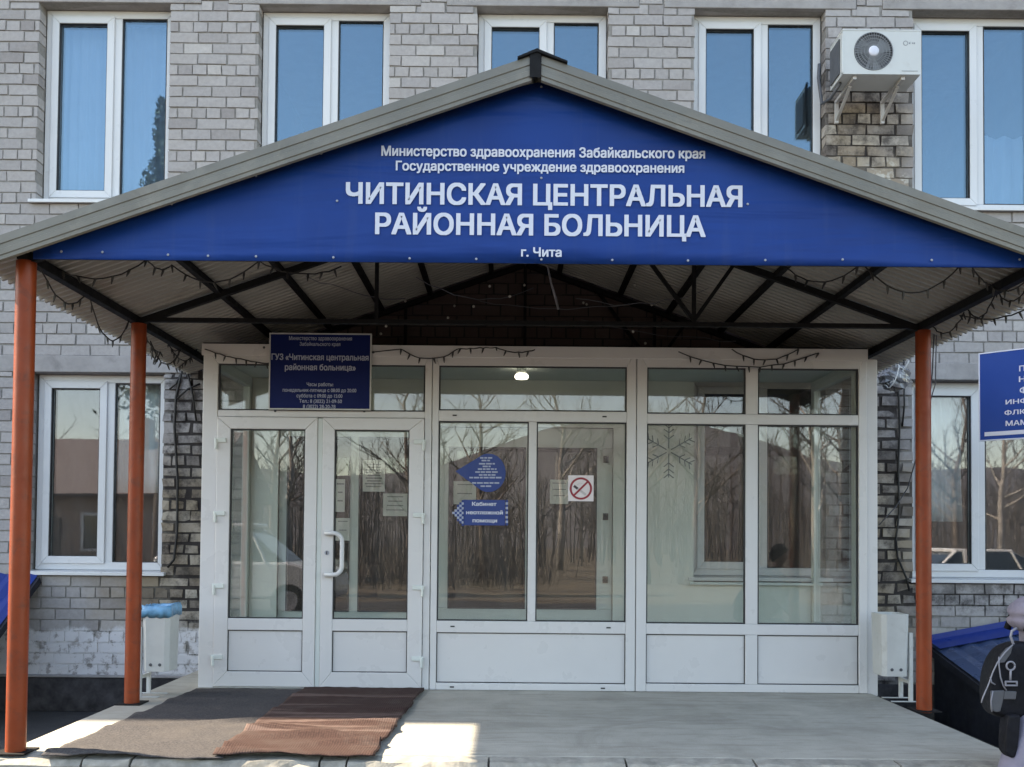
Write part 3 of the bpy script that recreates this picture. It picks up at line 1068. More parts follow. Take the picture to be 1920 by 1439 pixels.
    mb.box(-1.397, -1.389, yh - 0.0085, yh - 0.0075, 1.425, 1.449)
    mb.build('key_slot', 'gasket', d)

    # side walls, roof, ceiling
    for sx in (L0, R1 - 0.06):
        mb = MB()
        mb.box(sx, sx + 0.06, Y1 + 0.03, -0.012, PZ + 0.002, 0.85)
        mb.box(sx, sx + 0.06, Y1 + 0.03, -0.012, 2.88, 2.97)
        mb.box(sx, sx + 0.06, Y1 + 0.03, Y1 + 0.10, 0.85, 2.88)
        mb.box(sx, sx + 0.06, -0.085, -0.012, 0.85, 2.88)
        w = mb.build('side_frame', 'pvc_inner', V, bevel=0.004)
        mb = MB()
        mb.box(sx + 0.02, sx + 0.04, Y1 + 0.10, -0.085, 0.85, 2.88)
        mb.build('pane', 'door_glass', w)
    mb = MB()
    mb.box(L0 - 0.01, R1 + 0.01, Y0 + 0.02, -0.012, 3.03, 3.05)
    mb.build('roof_sheet', 'black_steel', V)
    mb = MB()
    mb.box(L0 + 0.005, R1 - 0.005, Y1 + 0.002, -0.014, 2.97, 3.0)
    mb.build('ceiling', 'ceiling_paint', V)
    # plastered back wall with the openings of the inner doors and window
    mb = MB()
    ya, yb = -0.030, -0.008
    mb.box(L0 + 0.065, -2.06, ya, yb, PZ, 2.968)
    mb.box(-2.06, 0.915, ya, yb, 2.55, 2.968)
    mb.box(0.915, 1.63, ya, yb, PZ, 2.968)
    mb.box(1.63, R1 - 0.065, ya, yb, PZ, 1.19)
    mb.build('back_wall', 'plaster_green', V)

    # inner doors in the building wall
    def inner(x0, x1, panes, z0, z1, ztop):
        y0, y1 = 0.02, 0.09
        mb = MB()
        xs = [x0]
        for a, b in panes:
            mb.box(xs[-1], a, y0, y1, z0, z1)
            xs.append(b)
        mb.box(xs[-1], x1, y0, y1, z0, z1)
        mb.box(x0, x1, y0, y1, z1, ztop)
        mb.box(x0, x1, y0, y1, PZ + 0.01, z0)
        o = mb.build('inner_door', 'pvc_inner', V, bevel=0.006)
        for a, b in panes:
            mb = MB()
            mb.ring(a - 0.005, b + 0.005, z0 - 0.005, z1 + 0.005, 0.012, y0 - 0.006, y0 - 0.0005)
            mb.build('gasket', 'gasket', o)
            mb = MB()
            mb.box(a, b, y0 + 0.025, y0 + 0.045, z0, z1)
            mb.build('pane', 'inner_glass', o)
        return o

    inner(-2.06, -0.69, [(-1.985, -1.43), (-1.345, -0.80)], 0.90, 2.45, 2.55)
    o = inner(-0.685, 0.915, [(-0.544, 0.135), (0.243, 0.77)], 0.937, 2.368, 2.55)
    for z in (2.27, 1.76, 1.2):
        mb = MB()
        mb.box(0.83, 0.875, 0.0, 0.019, z - 0.03, z + 0.03)
        mb.build('hinge', 'gasket', o)
    # window opening lining
    mb = MB()
    mb.box(1.60, 2.76, -0.075, -0.031, 1.165, 1.19)
    mb.build('inner_sill', 'pvc_inner', V, bevel=0.004)


vestibule()


def notice(x0, x1, z0, z1, y, label, rows=6, mat='paper', print_mat='paper_print'):
    t = MB().box(x0, x1, y, y + 0.001, z0, z1).build('paper_notice', mat)
    tag(t, label, 'notice', 'paper notices on the inner doors')
    mb = MB()
    w, h = x1 - x0, z1 - z0
    for r in range(rows):
        zz = z1 - h * (0.12 + 0.78 * r / rows)
        ww = w * random.uniform(0.5, 0.82)
        xm = (x0 + x1) / 2
        mb.box(xm - ww / 2, xm + ww / 2, y - 0.0014, y - 0.0006, zz - h * 0.045, zz)
    mb.build('printed_lines', print_mat, t)
    return t


NY = 0.012
for uv, lab, rows in (((680, 722, 863, 922), 'tall printed sheet high on the inner door behind the right door leaf', 9),
                      ((718, 764, 926, 968), 'wide printed sheet lower right behind the right door leaf', 4),
                      ((629, 647, 899, 960), 'narrow sheet at the left edge of the right door leaf, above another', 3),
                      ((629, 656, 972, 1014), 'sheet level with the top of the white door handle', 2),
                      ((850, 893, 903, 946), 'blank pale sheet under the pointed blue sticker', 2),
                      ((1031, 1066, 900, 945), 'pale sheet just left of the no smoking sign', 3)):
    a, b = at(uv[0], uv[3], NY), at(uv[1], uv[2], NY)
    notice(a.x, b.x, a.z, b.z, NY, lab, rows)

# ceiling lamp inside the porch
p = at(978, 703, -0.62)
L = thing('ceiling_lamp', (p.x, p.y, 2.97), 'small lit white ceiling lamp seen through the middle transom', 'lamp')
MB().lathe([(0.0, 0.0), (0.04, 0.0), (0.045, -0.03), (0.04, -0.05)], (p.x, p.y, 2.97), 'Z', 20).build('lamp_base', 'pvc_inner', L, smooth=True)
MB().lathe([(0.03, 0.03), (0.052, 0.018), (0.058, 0.0), (0.05, -0.016), (0.0, -0.024)], (p.x, p.y, 2.895), 'Z', 24).build('lamp_shade', 'lamp_glow', L, smooth=True)


# ------------------------------------------------------------------ canopy
CX, APEX, SLOPE = 0.119, 4.075, 0.352
ROOF_Y0 = -3.50
K = thing('entrance_canopy', (CX, -2.5, PZ), 'gabled grey metal canopy on orange posts over the entrance', 'canopy')


def rz(x):
    return APEX - SLOPE * abs(x - CX)


def canopy():
    for x, y in ((-2.620, -3.30), (-2.592, -1.84), (2.864, -1.84), (2.858, -3.30)):
        mb = MB()
        mb.tube([(x, y, PZ - 0.01), (x, y, 1.2), (x, y, 2.2), (x, y, 3.028)], 0.051, 24)
        p = mb.build('post', 'orange_paint', K, smooth=True)
        m = p.modifiers.new('split', 'EDGE_SPLIT')
        mb = MB()
        mb.box(x - 0.085, x + 0.085, y - 0.085, y + 0.085, PZ + 0.001, PZ + 0.008)
        mb.build('base_plate', 'black_steel', p)
    # corrugated sheets, ribs running down the slope
    for s in (-1, 1):
        mb = MB()
        pit = 0.07
        v, n = [], 0
        xs = [CX + s * d for d in (0.012, 0.8, 1.6, 2.3, 3.0)]
        y = ROOF_Y0 + 0.012
        prof = []
        while y < -0.01:
            prof += [(y, 0.0), (y + pit * 0.30, 0.0), (y + pit * 0.42, 0.024), (y + pit * 0.88, 0.024)]
            y += pit
        for yy, h in prof:
            v += [(x, min(yy, -0.006), rz(x) - 0.028 + h) for x in xs]
        f = [(i * 5 + k, i * 5 + k + 1, i * 5 + 6 + k, i * 5 + 5 + k) for i in range(len(prof) - 1) for k in range(4)]
        mb.add(v, f)
        mb.build('roof_sheet', 'roof_metal', K, solid=0.0012)
        # ribbed verge trim along the front slope
        mb = MB()
        x1 = CX + s * 3.02
        x0 = CX + s * 0.025
        sec = [(0.05, 0.008), (0.0, 0.010), (-0.002, -0.034), (0.003, -0.038), (0.003, -0.062), (-0.002, -0.066), (-0.002, -0.094), (0.003, -0.098), (0.003, -0.118), (0.016, -0.124)]
        v = []
        for x in (x0, x1):
            v += [(x, ROOF_Y0 + dy, rz(x) + dz) for dy, dz in sec]
        m = len(sec)
        mb.add(v, [(i, i + 1, m + i + 1, m + i) for i in range(m - 1)])
        mb.build('verge_trim', 'verge_metal', K, solid=0.0015)
    # ridge flashing and the black cover plate at the peak
    mb = MB()
    mb.prism([(CX - 0.10, rz(CX - 0.10) + 0.012), (CX, APEX + 0.014), (CX + 0.16, rz(CX + 0.16) + 0.012), (CX + 0.16, rz(CX + 0.16) + 0.022), (CX, APEX + 0.030), (CX - 0.10, rz(CX - 0.10) + 0.022)], ROOF_Y0 - 0.02, -0.01)
    mb.build('ridge_cap', 'black_steel', K)
    mb = MB()
    mb.box(CX - 0.036, CX + 0.022, ROOF_Y0 - 0.012, ROOF_Y0 - 0.007, APEX - 0.118, APEX + 0.014)
    mb.build('peak_plate', 'black_steel', K)
    # steelwork
    for s in (-1, 1):
        for d, w in ((2.735, 0.052), (2.16, 0.042), (1.73, 0.040), (1.27, 0.040), (0.84, 0.040), (0.3, 0.040)):
            x = CX + s * d
            z = rz(x) - 0.026 - w / 2 - 0.006
            mb = MB()
            mb.bar((x, -3.36, z), (x, -0.02, z), w, w)
            mb.build('purlin', 'black_steel', K)
        for y in (-3.31, -1.84, -0.06):
            mb = MB()
            xa, xb = CX + s * 2.74, CX + s * 0.01
            mb.bar((xa, y, rz(xa) - 0.080), (xb, y, rz(xb) - 0.080), 0.04, 0.044)
            mb.build('rafter', 'black_steel', K)
    for y in (-3.31, -1.84, -0.06):
        mb = MB()
        mb.bar((CX - 2.73, y, 3.058), (CX + 2.735, y, 3.058), 0.035, 0.030)
        mb.build('tie_beam', 'black_steel', K)
        for d in ((-1.06, 0.0, 1.15) if y > -0.5 else (-1.06, 1.15)):
            if y < -3:
                continue
            x = CX + d
            mb = MB()
            mb.bar((x, y, 3.0735), (x, y, rz(x) - 0.106), 0.026, 0.026)
            mb.build('strut', 'black_steel', K)
        for d0, d1 in ((1.15, 0.66), (1.15, 1.42)) if y > -3 else ():
            mb = MB()
            mb.bar((CX + d0, y + 0.004, 3.085), (CX + d1, y + 0.004, rz(CX + d1) - 0.104), 0.026, 0.026)
            mb.build('brace', 'black_steel', K)


canopy()

# ------------------------------------------------------------------ banner in the gable
BY = -3.385
BN = thing('gable_banner', (CX, BY, 3.025), 'big blue triangular banner with white hospital name in the canopy gable', 'banner')


def banner():
    mb = MB()
    zb = 3.019
    w0, w1 = CX - 2.66, CX + 2.70
    n = 44
    v, f = [], []
    rows = 10
    for j in range(rows + 1):
        for i in range(n + 1):
            t = i / n
            x = w0 + (w1 - w0) * t
            top = max(zb + 0.004, rz(x) - 0.075)
            z = zb + (top - zb) * j / rows
            y = BY + 0.0025 * math.sin(x * 5.1 + z * 3) * math.sin(z * 6 + x)
            v.append((x, y, z))
    for j in range(rows):
        for i in range(n):
            a = j * (n + 1) + i
            f.append((a, a + 1, a + n + 2, a + n + 1))
    mb.add(v, f)
    mb.build('banner_sheet', 'banner_blue', BN, smooth=True, solid=0.003)
    Yt = BY - 0.007
    for body, u0, u1, vb, vt, bd in (('Министерство здравоохранения Забайкальского края', 715, 1322, 295.5, 276, 0.028),
                                     ('Государственное учреждение здравоохранения', 742, 1283, 322.5, 304, 0.028),
                                     ('ЧИТИНСКАЯ ЦЕНТРАЛЬНАЯ', 648, 1392, 386.5, 344.5, 0.03),
                                     ('РАЙОННАЯ БОЛЬНИЦА', 703, 1323, 443, 401, 0.03),
                                     ('г. Чита', 977, 1053, 482, 464, 0.028)):
        mb = MB()
        px_letters(mb, body, u0, u1, vb, vt, Yt, bold=bd, depth=0.0008)
        mb.build('lettering', 'white_print', BN)
    first = None
    for u, v_ in ((115, 472), (192, 473), (315, 478), (390, 480), (480, 481), (625, 483), (768, 485), (893, 486), (1015, 487), (1148, 488), (1290, 489), (1435, 488), (1580, 487), (1747, 488), (1912, 487),
                  (172, 430), (322, 383), (480, 330), (602, 288), (762, 233), (873, 193), (1015, 163), (1150, 196), (1275, 240), (1415, 290), (1525, 330), (1633, 374), (1860, 451), (632, 377), (1015, 334), (1402, 383)):
        p = at(u, v_, Yt)
        if first is None:
            mb = MB()
            mb.lathe([(0.0, -0.004), (0.0055, -0.003), (0.007, 0.0)], p, 'Y', 8)
            first = mb.build('screw', 'zinc', BN)
            p0 = p
        else:
            copy_part(first, p - p0)


banner()


# ------------------------------------------------------------------ signs
def board(name, label, x0, x1, z0, z1, y, mat, frame, fw, thick=0.016, rotz=0.0, piv=None):
    """flat sign board with a thin rim"""
    t = thing(name, ((x0 + x1) / 2, y, z0), label, 'sign')
    MB().box(x0 + fw, x1 - fw, y + 0.002, y + thick, z0 + fw, z1 - fw).build('face', mat, t)
    mb = MB()
    mb.ring(x0, x1, z0, z1, fw, y - 0.001, y + thick + 0.002)
    mb.build('rim', frame, t)
    return t


def schedule_sign():
    Y = VY - 0.045
    a, b = at(503, 768, Y), at(697, 626, Y)
    t = board('opening_hours_sign', 'dark blue opening hours board hung over the top of the double door', a.x, b.x, a.z, b.z, Y, 'sign_blue', 'bin_paint', 0.010)
    lines = [('Министерство здравоохранения', 542, 660, 638.5, 631), ('Забайкальского края', 562, 638, 649, 642),
             ('ГУЗ «Читинская центральная', 509, 691, 676, 664), ('районная больница»', 534, 667, 695, 683),
             ('Часы работы:', 575, 625, 724.5, 717.5), ('понедельник-пятница с 08:00 до 20:00', 530, 668, 735.5, 728.5),
             ('суббота с 09:00 до 15:00', 556, 642, 746, 739), ('Тел.: 8 (3022) 21-09-50', 561, 641, 756, 749), ('8 (3022) 28-20-78', 568, 629, 766, 759)]
    for i, (s, u0, u1, vb, vt) in enumerate(lines):
        mb = MB()
        px_letters(mb, s, u0, u1, vb, vt, Y, bold=0.024 if i in (2, 3) else 0.014, depth=0.0006)
        mb.build('lettering', 'dull_print', t)
    for u, v_ in ((516, 771), (683, 771), (495, 652), (700, 661)):
        p = at(u, v_, VY - 0.014)
        mb = MB()
        mb.lathe([(0.0, -0.006), (0.009, -0.005), (0.010, 0.0)], (p.x, p.y, p.z), 'Y', 10)
        mb.build('screw', 'ac_dark', t)


schedule_sign()


def right_board():
    """blue department board turned towards the path"""
    Y = -0.95
    ang = rad(-43)
    P = at(1835, 745, Y)
    D = Vector((math.cos(ang), math.sin(ang), 0))
    N = Vector((-D.y, D.x, 0))

    def bp(u, v):
        """(distance along the board, height) of the board point seen at photo pixel (u, v)"""
        r = at(u, v, Y) - CAM
        q = CAM + r * ((P - CAM).dot(N) / r.dot(N))
        return (q - P).dot(D), q.z

    x0, z0, z1 = P.x, bp(1835, 828)[1], bp(1835, 663)[1]
    w = 1.3
    t = board('department_board', 'bright blue board with white capitals and a white line, cut off at the right', x0, x0 + w, z0, z1, Y, 'board_blue', 'white_print', 0.009, 0.02)
    for ch, u0, u1, vb, vt in (('П', 1911, 1921.5, 697, 685), ('Н', 1910.5, 1922.5, 717, 705), ('Ф', 1912, 1926, 738, 725.5), ('ИНФ', 1885.5, 1927, 759, 746.5), ('ФЛЮ', 1883.5, 1929, 779, 766.5), ('МАМ', 1885.5, 1927, 799.5, 786.5)):
        mb = MB()
        (s0, zb), (s1, zt) = bp(u0, vb), bp(u1, vt)
        letters(mb, ch, x0 + s0, x0 + s1, zb, zt - zb, Y, bold=0.02, depth=0.0008)
        mb.build('lettering', 'white_print', t)
    (s0, zb), (s1, zt) = bp(1846, 818.5), bp(1846, 811)
    MB().box(x0 + s0, x0 + w - 0.05, Y - 0.001, Y + 0.0015, zb, zt).build('line', 'white_print', t)
    # posts that carry it
    for x in (x0 + 0.42, x0 + w - 0.15):
        MB().bar((x, Y + 0.045, 0.0), (x, Y + 0.045, z1 - 0.06), 0.04, 0.04).build('post', 'bin_paint', t)
    # turn about its far edge so that the free end comes forward
    piv = Vector((x0, Y, z0))
    loc = Vector(t.location)
    t.matrix_world = Matrix.Translation(piv) @ Matrix.Rotation(ang, 4, 'Z') @ Matrix.Translation(-piv) @ Matrix.Translation(loc)
    inv = Matrix.Translation(-loc)
    for ch in t.children:
        ch.matrix_parent_inverse = inv


right_board()


def stickers():
    Y = Y0 + 0.0335
    # pointed drop-shaped sticker
    poly = []
    tip = at(854, 884, Y)
    c = at(916, 887, Y)
    rx, rz_ = at(948, 887, Y).x - c.x, at(916, 851, Y).z - c.z
    pts = [(tip.x, tip.z)]
    for k in range(25):
        a = rad(-128 + 256 * k / 24)
        pts.append((c.x + rx * math.cos(a), c.z + rz_ * math.sin(a)))
    t = thing('direction_sticker', (c.x, Y, c.z - rz_), 'drop-shaped blue sticker pointing left on the middle glazing', 'sticker')
    MB().prism(pts, Y - 0.0015, Y).build('face', 'sticker_blue', t)
    for u0, u1, vv in ((900, 926, 859), (903, 922, 864), (898, 928, 870), (905, 920, 875), (896, 931, 880), (891, 934, 885.5), (898, 929, 891), (880, 942, 896), (885, 938, 906), (901, 922, 912)):
        mb = MB()
        u = u0
        while u < u1 - 2:
            q = min(u1, u + random.uniform(5, 12))
            p0, p1 = at(u, vv + 1.4, Y), at(q, vv - 1.4, Y)
            mb.box(p0.x, p1.x, Y - 0.003, Y - 0.0018, p0.z, p1.z)
            u = q + 1.5
        mb.build('printed_line', 'dull_print', t)
    # arrow sticker of the emergency room
    a, b = at(869, 985, Y), at(947, 938, Y)
    t = thing('direction_sticker', ((a.x + b.x) / 2, Y, a.z), 'blue arrow sticker with three white lines of text on the middle glazing', 'sticker')
    MB().box(a.x, b.x, Y - 0.0015, Y, a.z, b.z).build('face', 'sticker_blue', t)
    for s, u0, u1, vb, vt in (('Кабинет', 885, 931, 949, 941.5), ('неотложной', 874, 943, 965, 957.5), ('помощи', 886, 932, 980, 972.5)):
        mb = MB()
        px_letters(mb, s, u0, u1, vb, vt, Y - 0.0016, bold=0.03, depth=0.0005)
        mb.build('lettering', 'white_print', t)
    # chequered arrow head and tail
    mb, mc = MB(), MB()
    k = 0
    for i in range(5):
        for j in range(11):
            u, v_ = 848 + i * 4.4, 938 + j * 4.4
            if abs(v_ + 2 - 962) < 3 + i * 5.2:
                p0, p1 = at(u, v_ + 4.4, Y), at(u + 4.4, v_, Y)
                ((mb if (i + j) % 2 else mc)).box(p0.x, p1.x, Y - 0.0015, Y, p0.z, p1.z)
    for j in range(11):
        p0, p1 = at(948, 938 + j * 4.3 + 4.3, Y), at(952.5, 938 + j * 4.3, Y)
        (mb if j % 2 else mc).box(p0.x, p1.x, Y - 0.0015, Y, p0.z, p1.z)
    mb.build('checks', 'dull_print', t)
    mc.build('arrow_head', 'sticker_blue', t)
    # no smoking sign
    a, b = at(1065, 940, Y), at(1113, 892, Y)
    t = thing('no_smoking_sign', ((a.x + b.x) / 2, Y, a.z), 'square white no smoking sticker with red ring and bar on the glass', 'sticker')
    MB().box(a.x, b.x, Y - 0.0015, Y, a.z, b.z).build('face', 'sign_white', t)
    c = at(1089, 916.5, Y)
    r = (b.x - a.x) / 2 * 0.88
    mb = MB()
    n = 40
    v = []
    for k in range(n):
        an = 2 * math.pi * k / n
        v += [(c.x + r * math.cos(an), Y - 0.003, c.z + r * math.sin(an)), (c.x + r * 0.82 * math.cos(an), Y - 0.003, c.z + r * 0.82 * math.sin(an))]
    mb.add(v, [(2 * k, 2 * k + 1, (2 * k + 3) % (2 * n), (2 * k + 2) % (2 * n)) for k in range(n)])
    mb.bar((c.x - r * 0.62, Y - 0.0036, c.z - r * 0.62), (c.x + r * 0.62, Y - 0.0036, c.z + r * 0.62), 0.0008, r * 0.17)
    mb.build('prohibition_ring', 'prohibition_red', t)
    mb = MB()
    mb.bar((c.x - r * 0.62, Y - 0.0024, c.z + r * 0.24), (c.x - r * 0.28, Y - 0.0024, c.z - r * 0.02), 0.0006, r * 0.22)
    mb.build('cigarette_end', 'dark_print', t)
    mb = MB()
    mb.bar((c.x - r * 0.27, Y - 0.0024, c.z - r * 0.03), (c.x + r * 0.45, Y - 0.0024, c.z - r * 0.55), 0.0006, r * 0.2)
    mb.tube([(c.x - r * 0.4, Y - 0.0024, c.z + r * 0.25), (c.x - r * 0.1, Y - 0.0024, c.z + r * 0.5), (c.x + r * 0.15, Y - 0.0024, c.z + r * 0.45)], 0.0012, 4)
    mb.build('smoke', 'smoke_grey', t)
    # sprayed snowflake
    c = at(1254, 846, Y)
    mb = MB()
    R = 0.205
    for k in range(6):
        a0 = math.pi / 2 + k * math.pi / 3
        d = Vector((math.cos(a0), 0, math.sin(a0)))
        o = Vector((c.x, Y - 0.001, c.z))
        mb.bar(o + d * 0.02, o + d * R, 0.0008 + k * 1e-5, 0.008, up=(0, 1, 0)) if False else mb.tube([o + d * 0.02, o + d * R], 0.0042, 4)
        for q in (0.45, 0.68, 0.87):
            for s in (-1, 1):
                e = Vector((math.cos(a0 + s * rad(52)), 0, math.sin(a0 + s * rad(52))))
                mb.tube([o + d * R * q, o + d * R * q + e * R * 0.24], 0.0038, 4)
    for i, p in enumerate(mb.v):
        mb.v[i] = (p[0], Y - 0.0006 + (p[1] - Y) * 0.12, p[2])
    tag(mb.build('snowflake_decal', 'frost'), 'faded grey snowflake decal on the right-hand glazing', 'decal')


stickers()

# ------------------------------------------------------------------ carpets


def carpet(x0, x1, skew0, skew1, y0, y1, z, mat, label, waves):
    mb = MB()
    nx, ny = 40, 90
    v = []
    ph = random.random() * 5
    for j in range(ny + 1):
        t = j / ny
        y = y0 + (y1 - y0) * t
        for i in range(nx + 1):
            s = i / nx
            x = (x0 + skew0 * t) * (1 - s) + (x1 + skew1 * t) * s
            if i in (0, nx):
                x += 0.008 * math.sin(y * 9 + ph) + 0.004 * math.sin(y * 23)
            h = 0.0
            for (yc, amp, wid, slope) in waves:
                yy = yc + slope * (s - 0.5) + 0.03 * math.sin(s * 6 + yc * 7)
                h += amp * math.exp(-((y - yy) / wid) ** 2) * (0.55 + 0.45 * math.sin(s * 5 + yc * 11))
            h = max(0, h * 1.5)
            yo = 0.012 * math.sin(x * 9 + ph) + 0.006 * math.sin(x * 31) if j in (0, ny) else 0
            v.append((x, y + yo, z + 0.008 + h + 0.0012 * math.sin(x * 60 + y * 45)))
    n = nx + 1
    f = [(j * n + i, j * n + i + 1, (j + 1) * n + i + 1, (j + 1) * n + i) for j in range(ny) for i in range(nx)]
    mb.add(v, f)
    o = mb.build('carpet_runner', mat, smooth=True)
    m = o.modifiers.new('thickness', 'SOLIDIFY')
    m.thickness = 0.006
    m.offset = -1
    return tag(o, label, 'carpet')


carpet(-2.43, -1.49, 0.07, 0.0, -3.415, -1.215, PZ, 'grey_carpet', 'dark grey carpet runner on the porch floor beside the brown one',
       [(-3.36, 0.020, 0.05, 0.05), (-3.1, 0.010, 0.05, 0.14), (-2.75, 0.012, 0.06, -0.12), (-2.5, 0.012, 0.05, 0.2), (-2.2, 0.008, 0.06, 0.1), (-1.7, 0.008, 0.06, 0.1)])
carpet(-1.545, -0.70, 0.0, 0.06, -3.40, -1.20, PZ + 0.009, 'brown_carpet', 'ribbed brown carpet runner leading to the right door leaf',
       [(-3.36, 0.014, 0.04, 0.0), (-3.15, 0.024, 0.035, 0.06), (-2.96, 0.026, 0.035, -0.05), (-2.72, 0.022, 0.035, 0.07), (-2.5, 0.012, 0.05, 0.0), (-2.1, 0.012, 0.06, 0.05), (-1.6, 0.008, 0.05, 0)])


# ------------------------------------------------------------------ litter bins on stands
def bin_stand(cx, cy, face, label, bagged):
    """white steel box hung on a two-legged frame; face = side the box leans to"""
    t = thing('litter_bin', (cx, cy, PZ), label, 'bin', 'litter bins on the porch floor')
    w, d = 0.20, 0.24
    z0, z1 = PZ + 0.185, PZ + 0.635
    mb = MB()
    b = 0.03
    oct_ = [(-w / 2 + b, -d / 2), (w / 2 - b, -d / 2), (w / 2, -d / 2 + b), (w / 2, d / 2 - b), (w / 2 - b, d / 2), (-w / 2 + b, d / 2), (-w / 2, d / 2 - b), (-w / 2, -d / 2 + b)]
    n = 8
    v = [(cx + x * 0.92, cy + y * 0.92, z0) for x, y in oct_] + [(cx + x, cy + y, z1) for x, y in oct_]
    v += [(cx + x * 0.95, cy + y * 0.95, z1) for x, y in oct_] + [(cx + x * 0.88, cy + y * 0.88, z0 + 0.01) for x, y in oct_]
    f = [tuple(range(n))[::-1]]
    for k in range(n):
        q = (k + 1) % n
        f += [(k, q, n + q, n + k), (n + k, n + q, 2 * n + q, 2 * n + k), (2 * n + k, 2 * n + q, 3 * n + q, 3 * n + k)]
    f.append(tuple(range(3 * n, 4 * n)))
    mb.add(v, f)
    mb.build('bin_body', 'bin_paint', t, bevel=0.006)
    sx = face * (w / 2 + 0.016)
    for yy in (-0.085, 0.085):
        mb = MB()
        mb.box(cx + sx - 0.013, cx + sx + 0.013, cy + yy - 0.013, cy + yy + 0.013, PZ + 0.006, PZ + 0.50)
        mb.box(cx + sx - 0.11 - face * 0.03, cx + sx + 0.11 - face * 0.03, cy + yy - 0.016, cy + yy + 0.016, PZ + 0.0005, PZ + 0.0055)
        mb.build('leg', 'bin_paint', t, bevel=0.002)
    mb = MB()
    mb.box(cx + sx - 0.010, cx + sx + 0.010, cy - 0.071, cy + 0.071, PZ + 0.13, PZ + 0.155)
    mb.build('crossbar', 'bin_paint', t)
    for xx in (-0.03, 0.035):
        MB().lathe([(0, -0.004), (0.011, -0.003), (0.012, 0)], (cx + xx, cy - d / 2 * 0.93 - 0.001, z0 + 0.05), 'Y', 10).build('bolt', 'ac_dark', t)
    if bagged:
        mb = MB()
        n = 40
        rings = [(0.93, z1 - 0.05), (1.03, z1 - 0.065), (1.05, z1 - 0.012), (1.0, z1 + 0.022), (0.86, z1 + 0.012), (0.74, z1 - 0.05), (0.0, z1 - 0.09)]
        v = []
        for r, z in rings:
            for k in range(n):
                a = 2 * math.pi * k / n
                q = 1 / max(abs(math.cos(a)) / (w / 2), abs(math.sin(a)) / (d / 2))
                jit = random.uniform(-0.006, 0.006) if r > 0.5 else 0
                v.append((cx + q * r * math.cos(a) + jit, cy + q * r * math.sin(a) + jit, z + random.uniform(-0.006, 0.006) + 0.012 * max(0, math.cos(a - 0.3)) * (r > 0.8)))
        f = [(i * n + k, i * n + (k + 1) % n, (i + 1) * n + (k + 1) % n, (i + 1) * n + k) for i in range(len(rings) - 1) for k in range(n)]
        mb.add(v, f)
        tag(mb.build('bin_bag', 'blue_bag', smooth=True), 'crumpled light blue liner bag over the rim of the left bin', 'bag')


bin_stand(-2.525, -1.50, -1, 'white steel litter bin with blue liner on the left side of the porch', True)
bin_stand(2.80, -1.42, 1, 'white steel litter bin without a liner beside the right orange post', False)


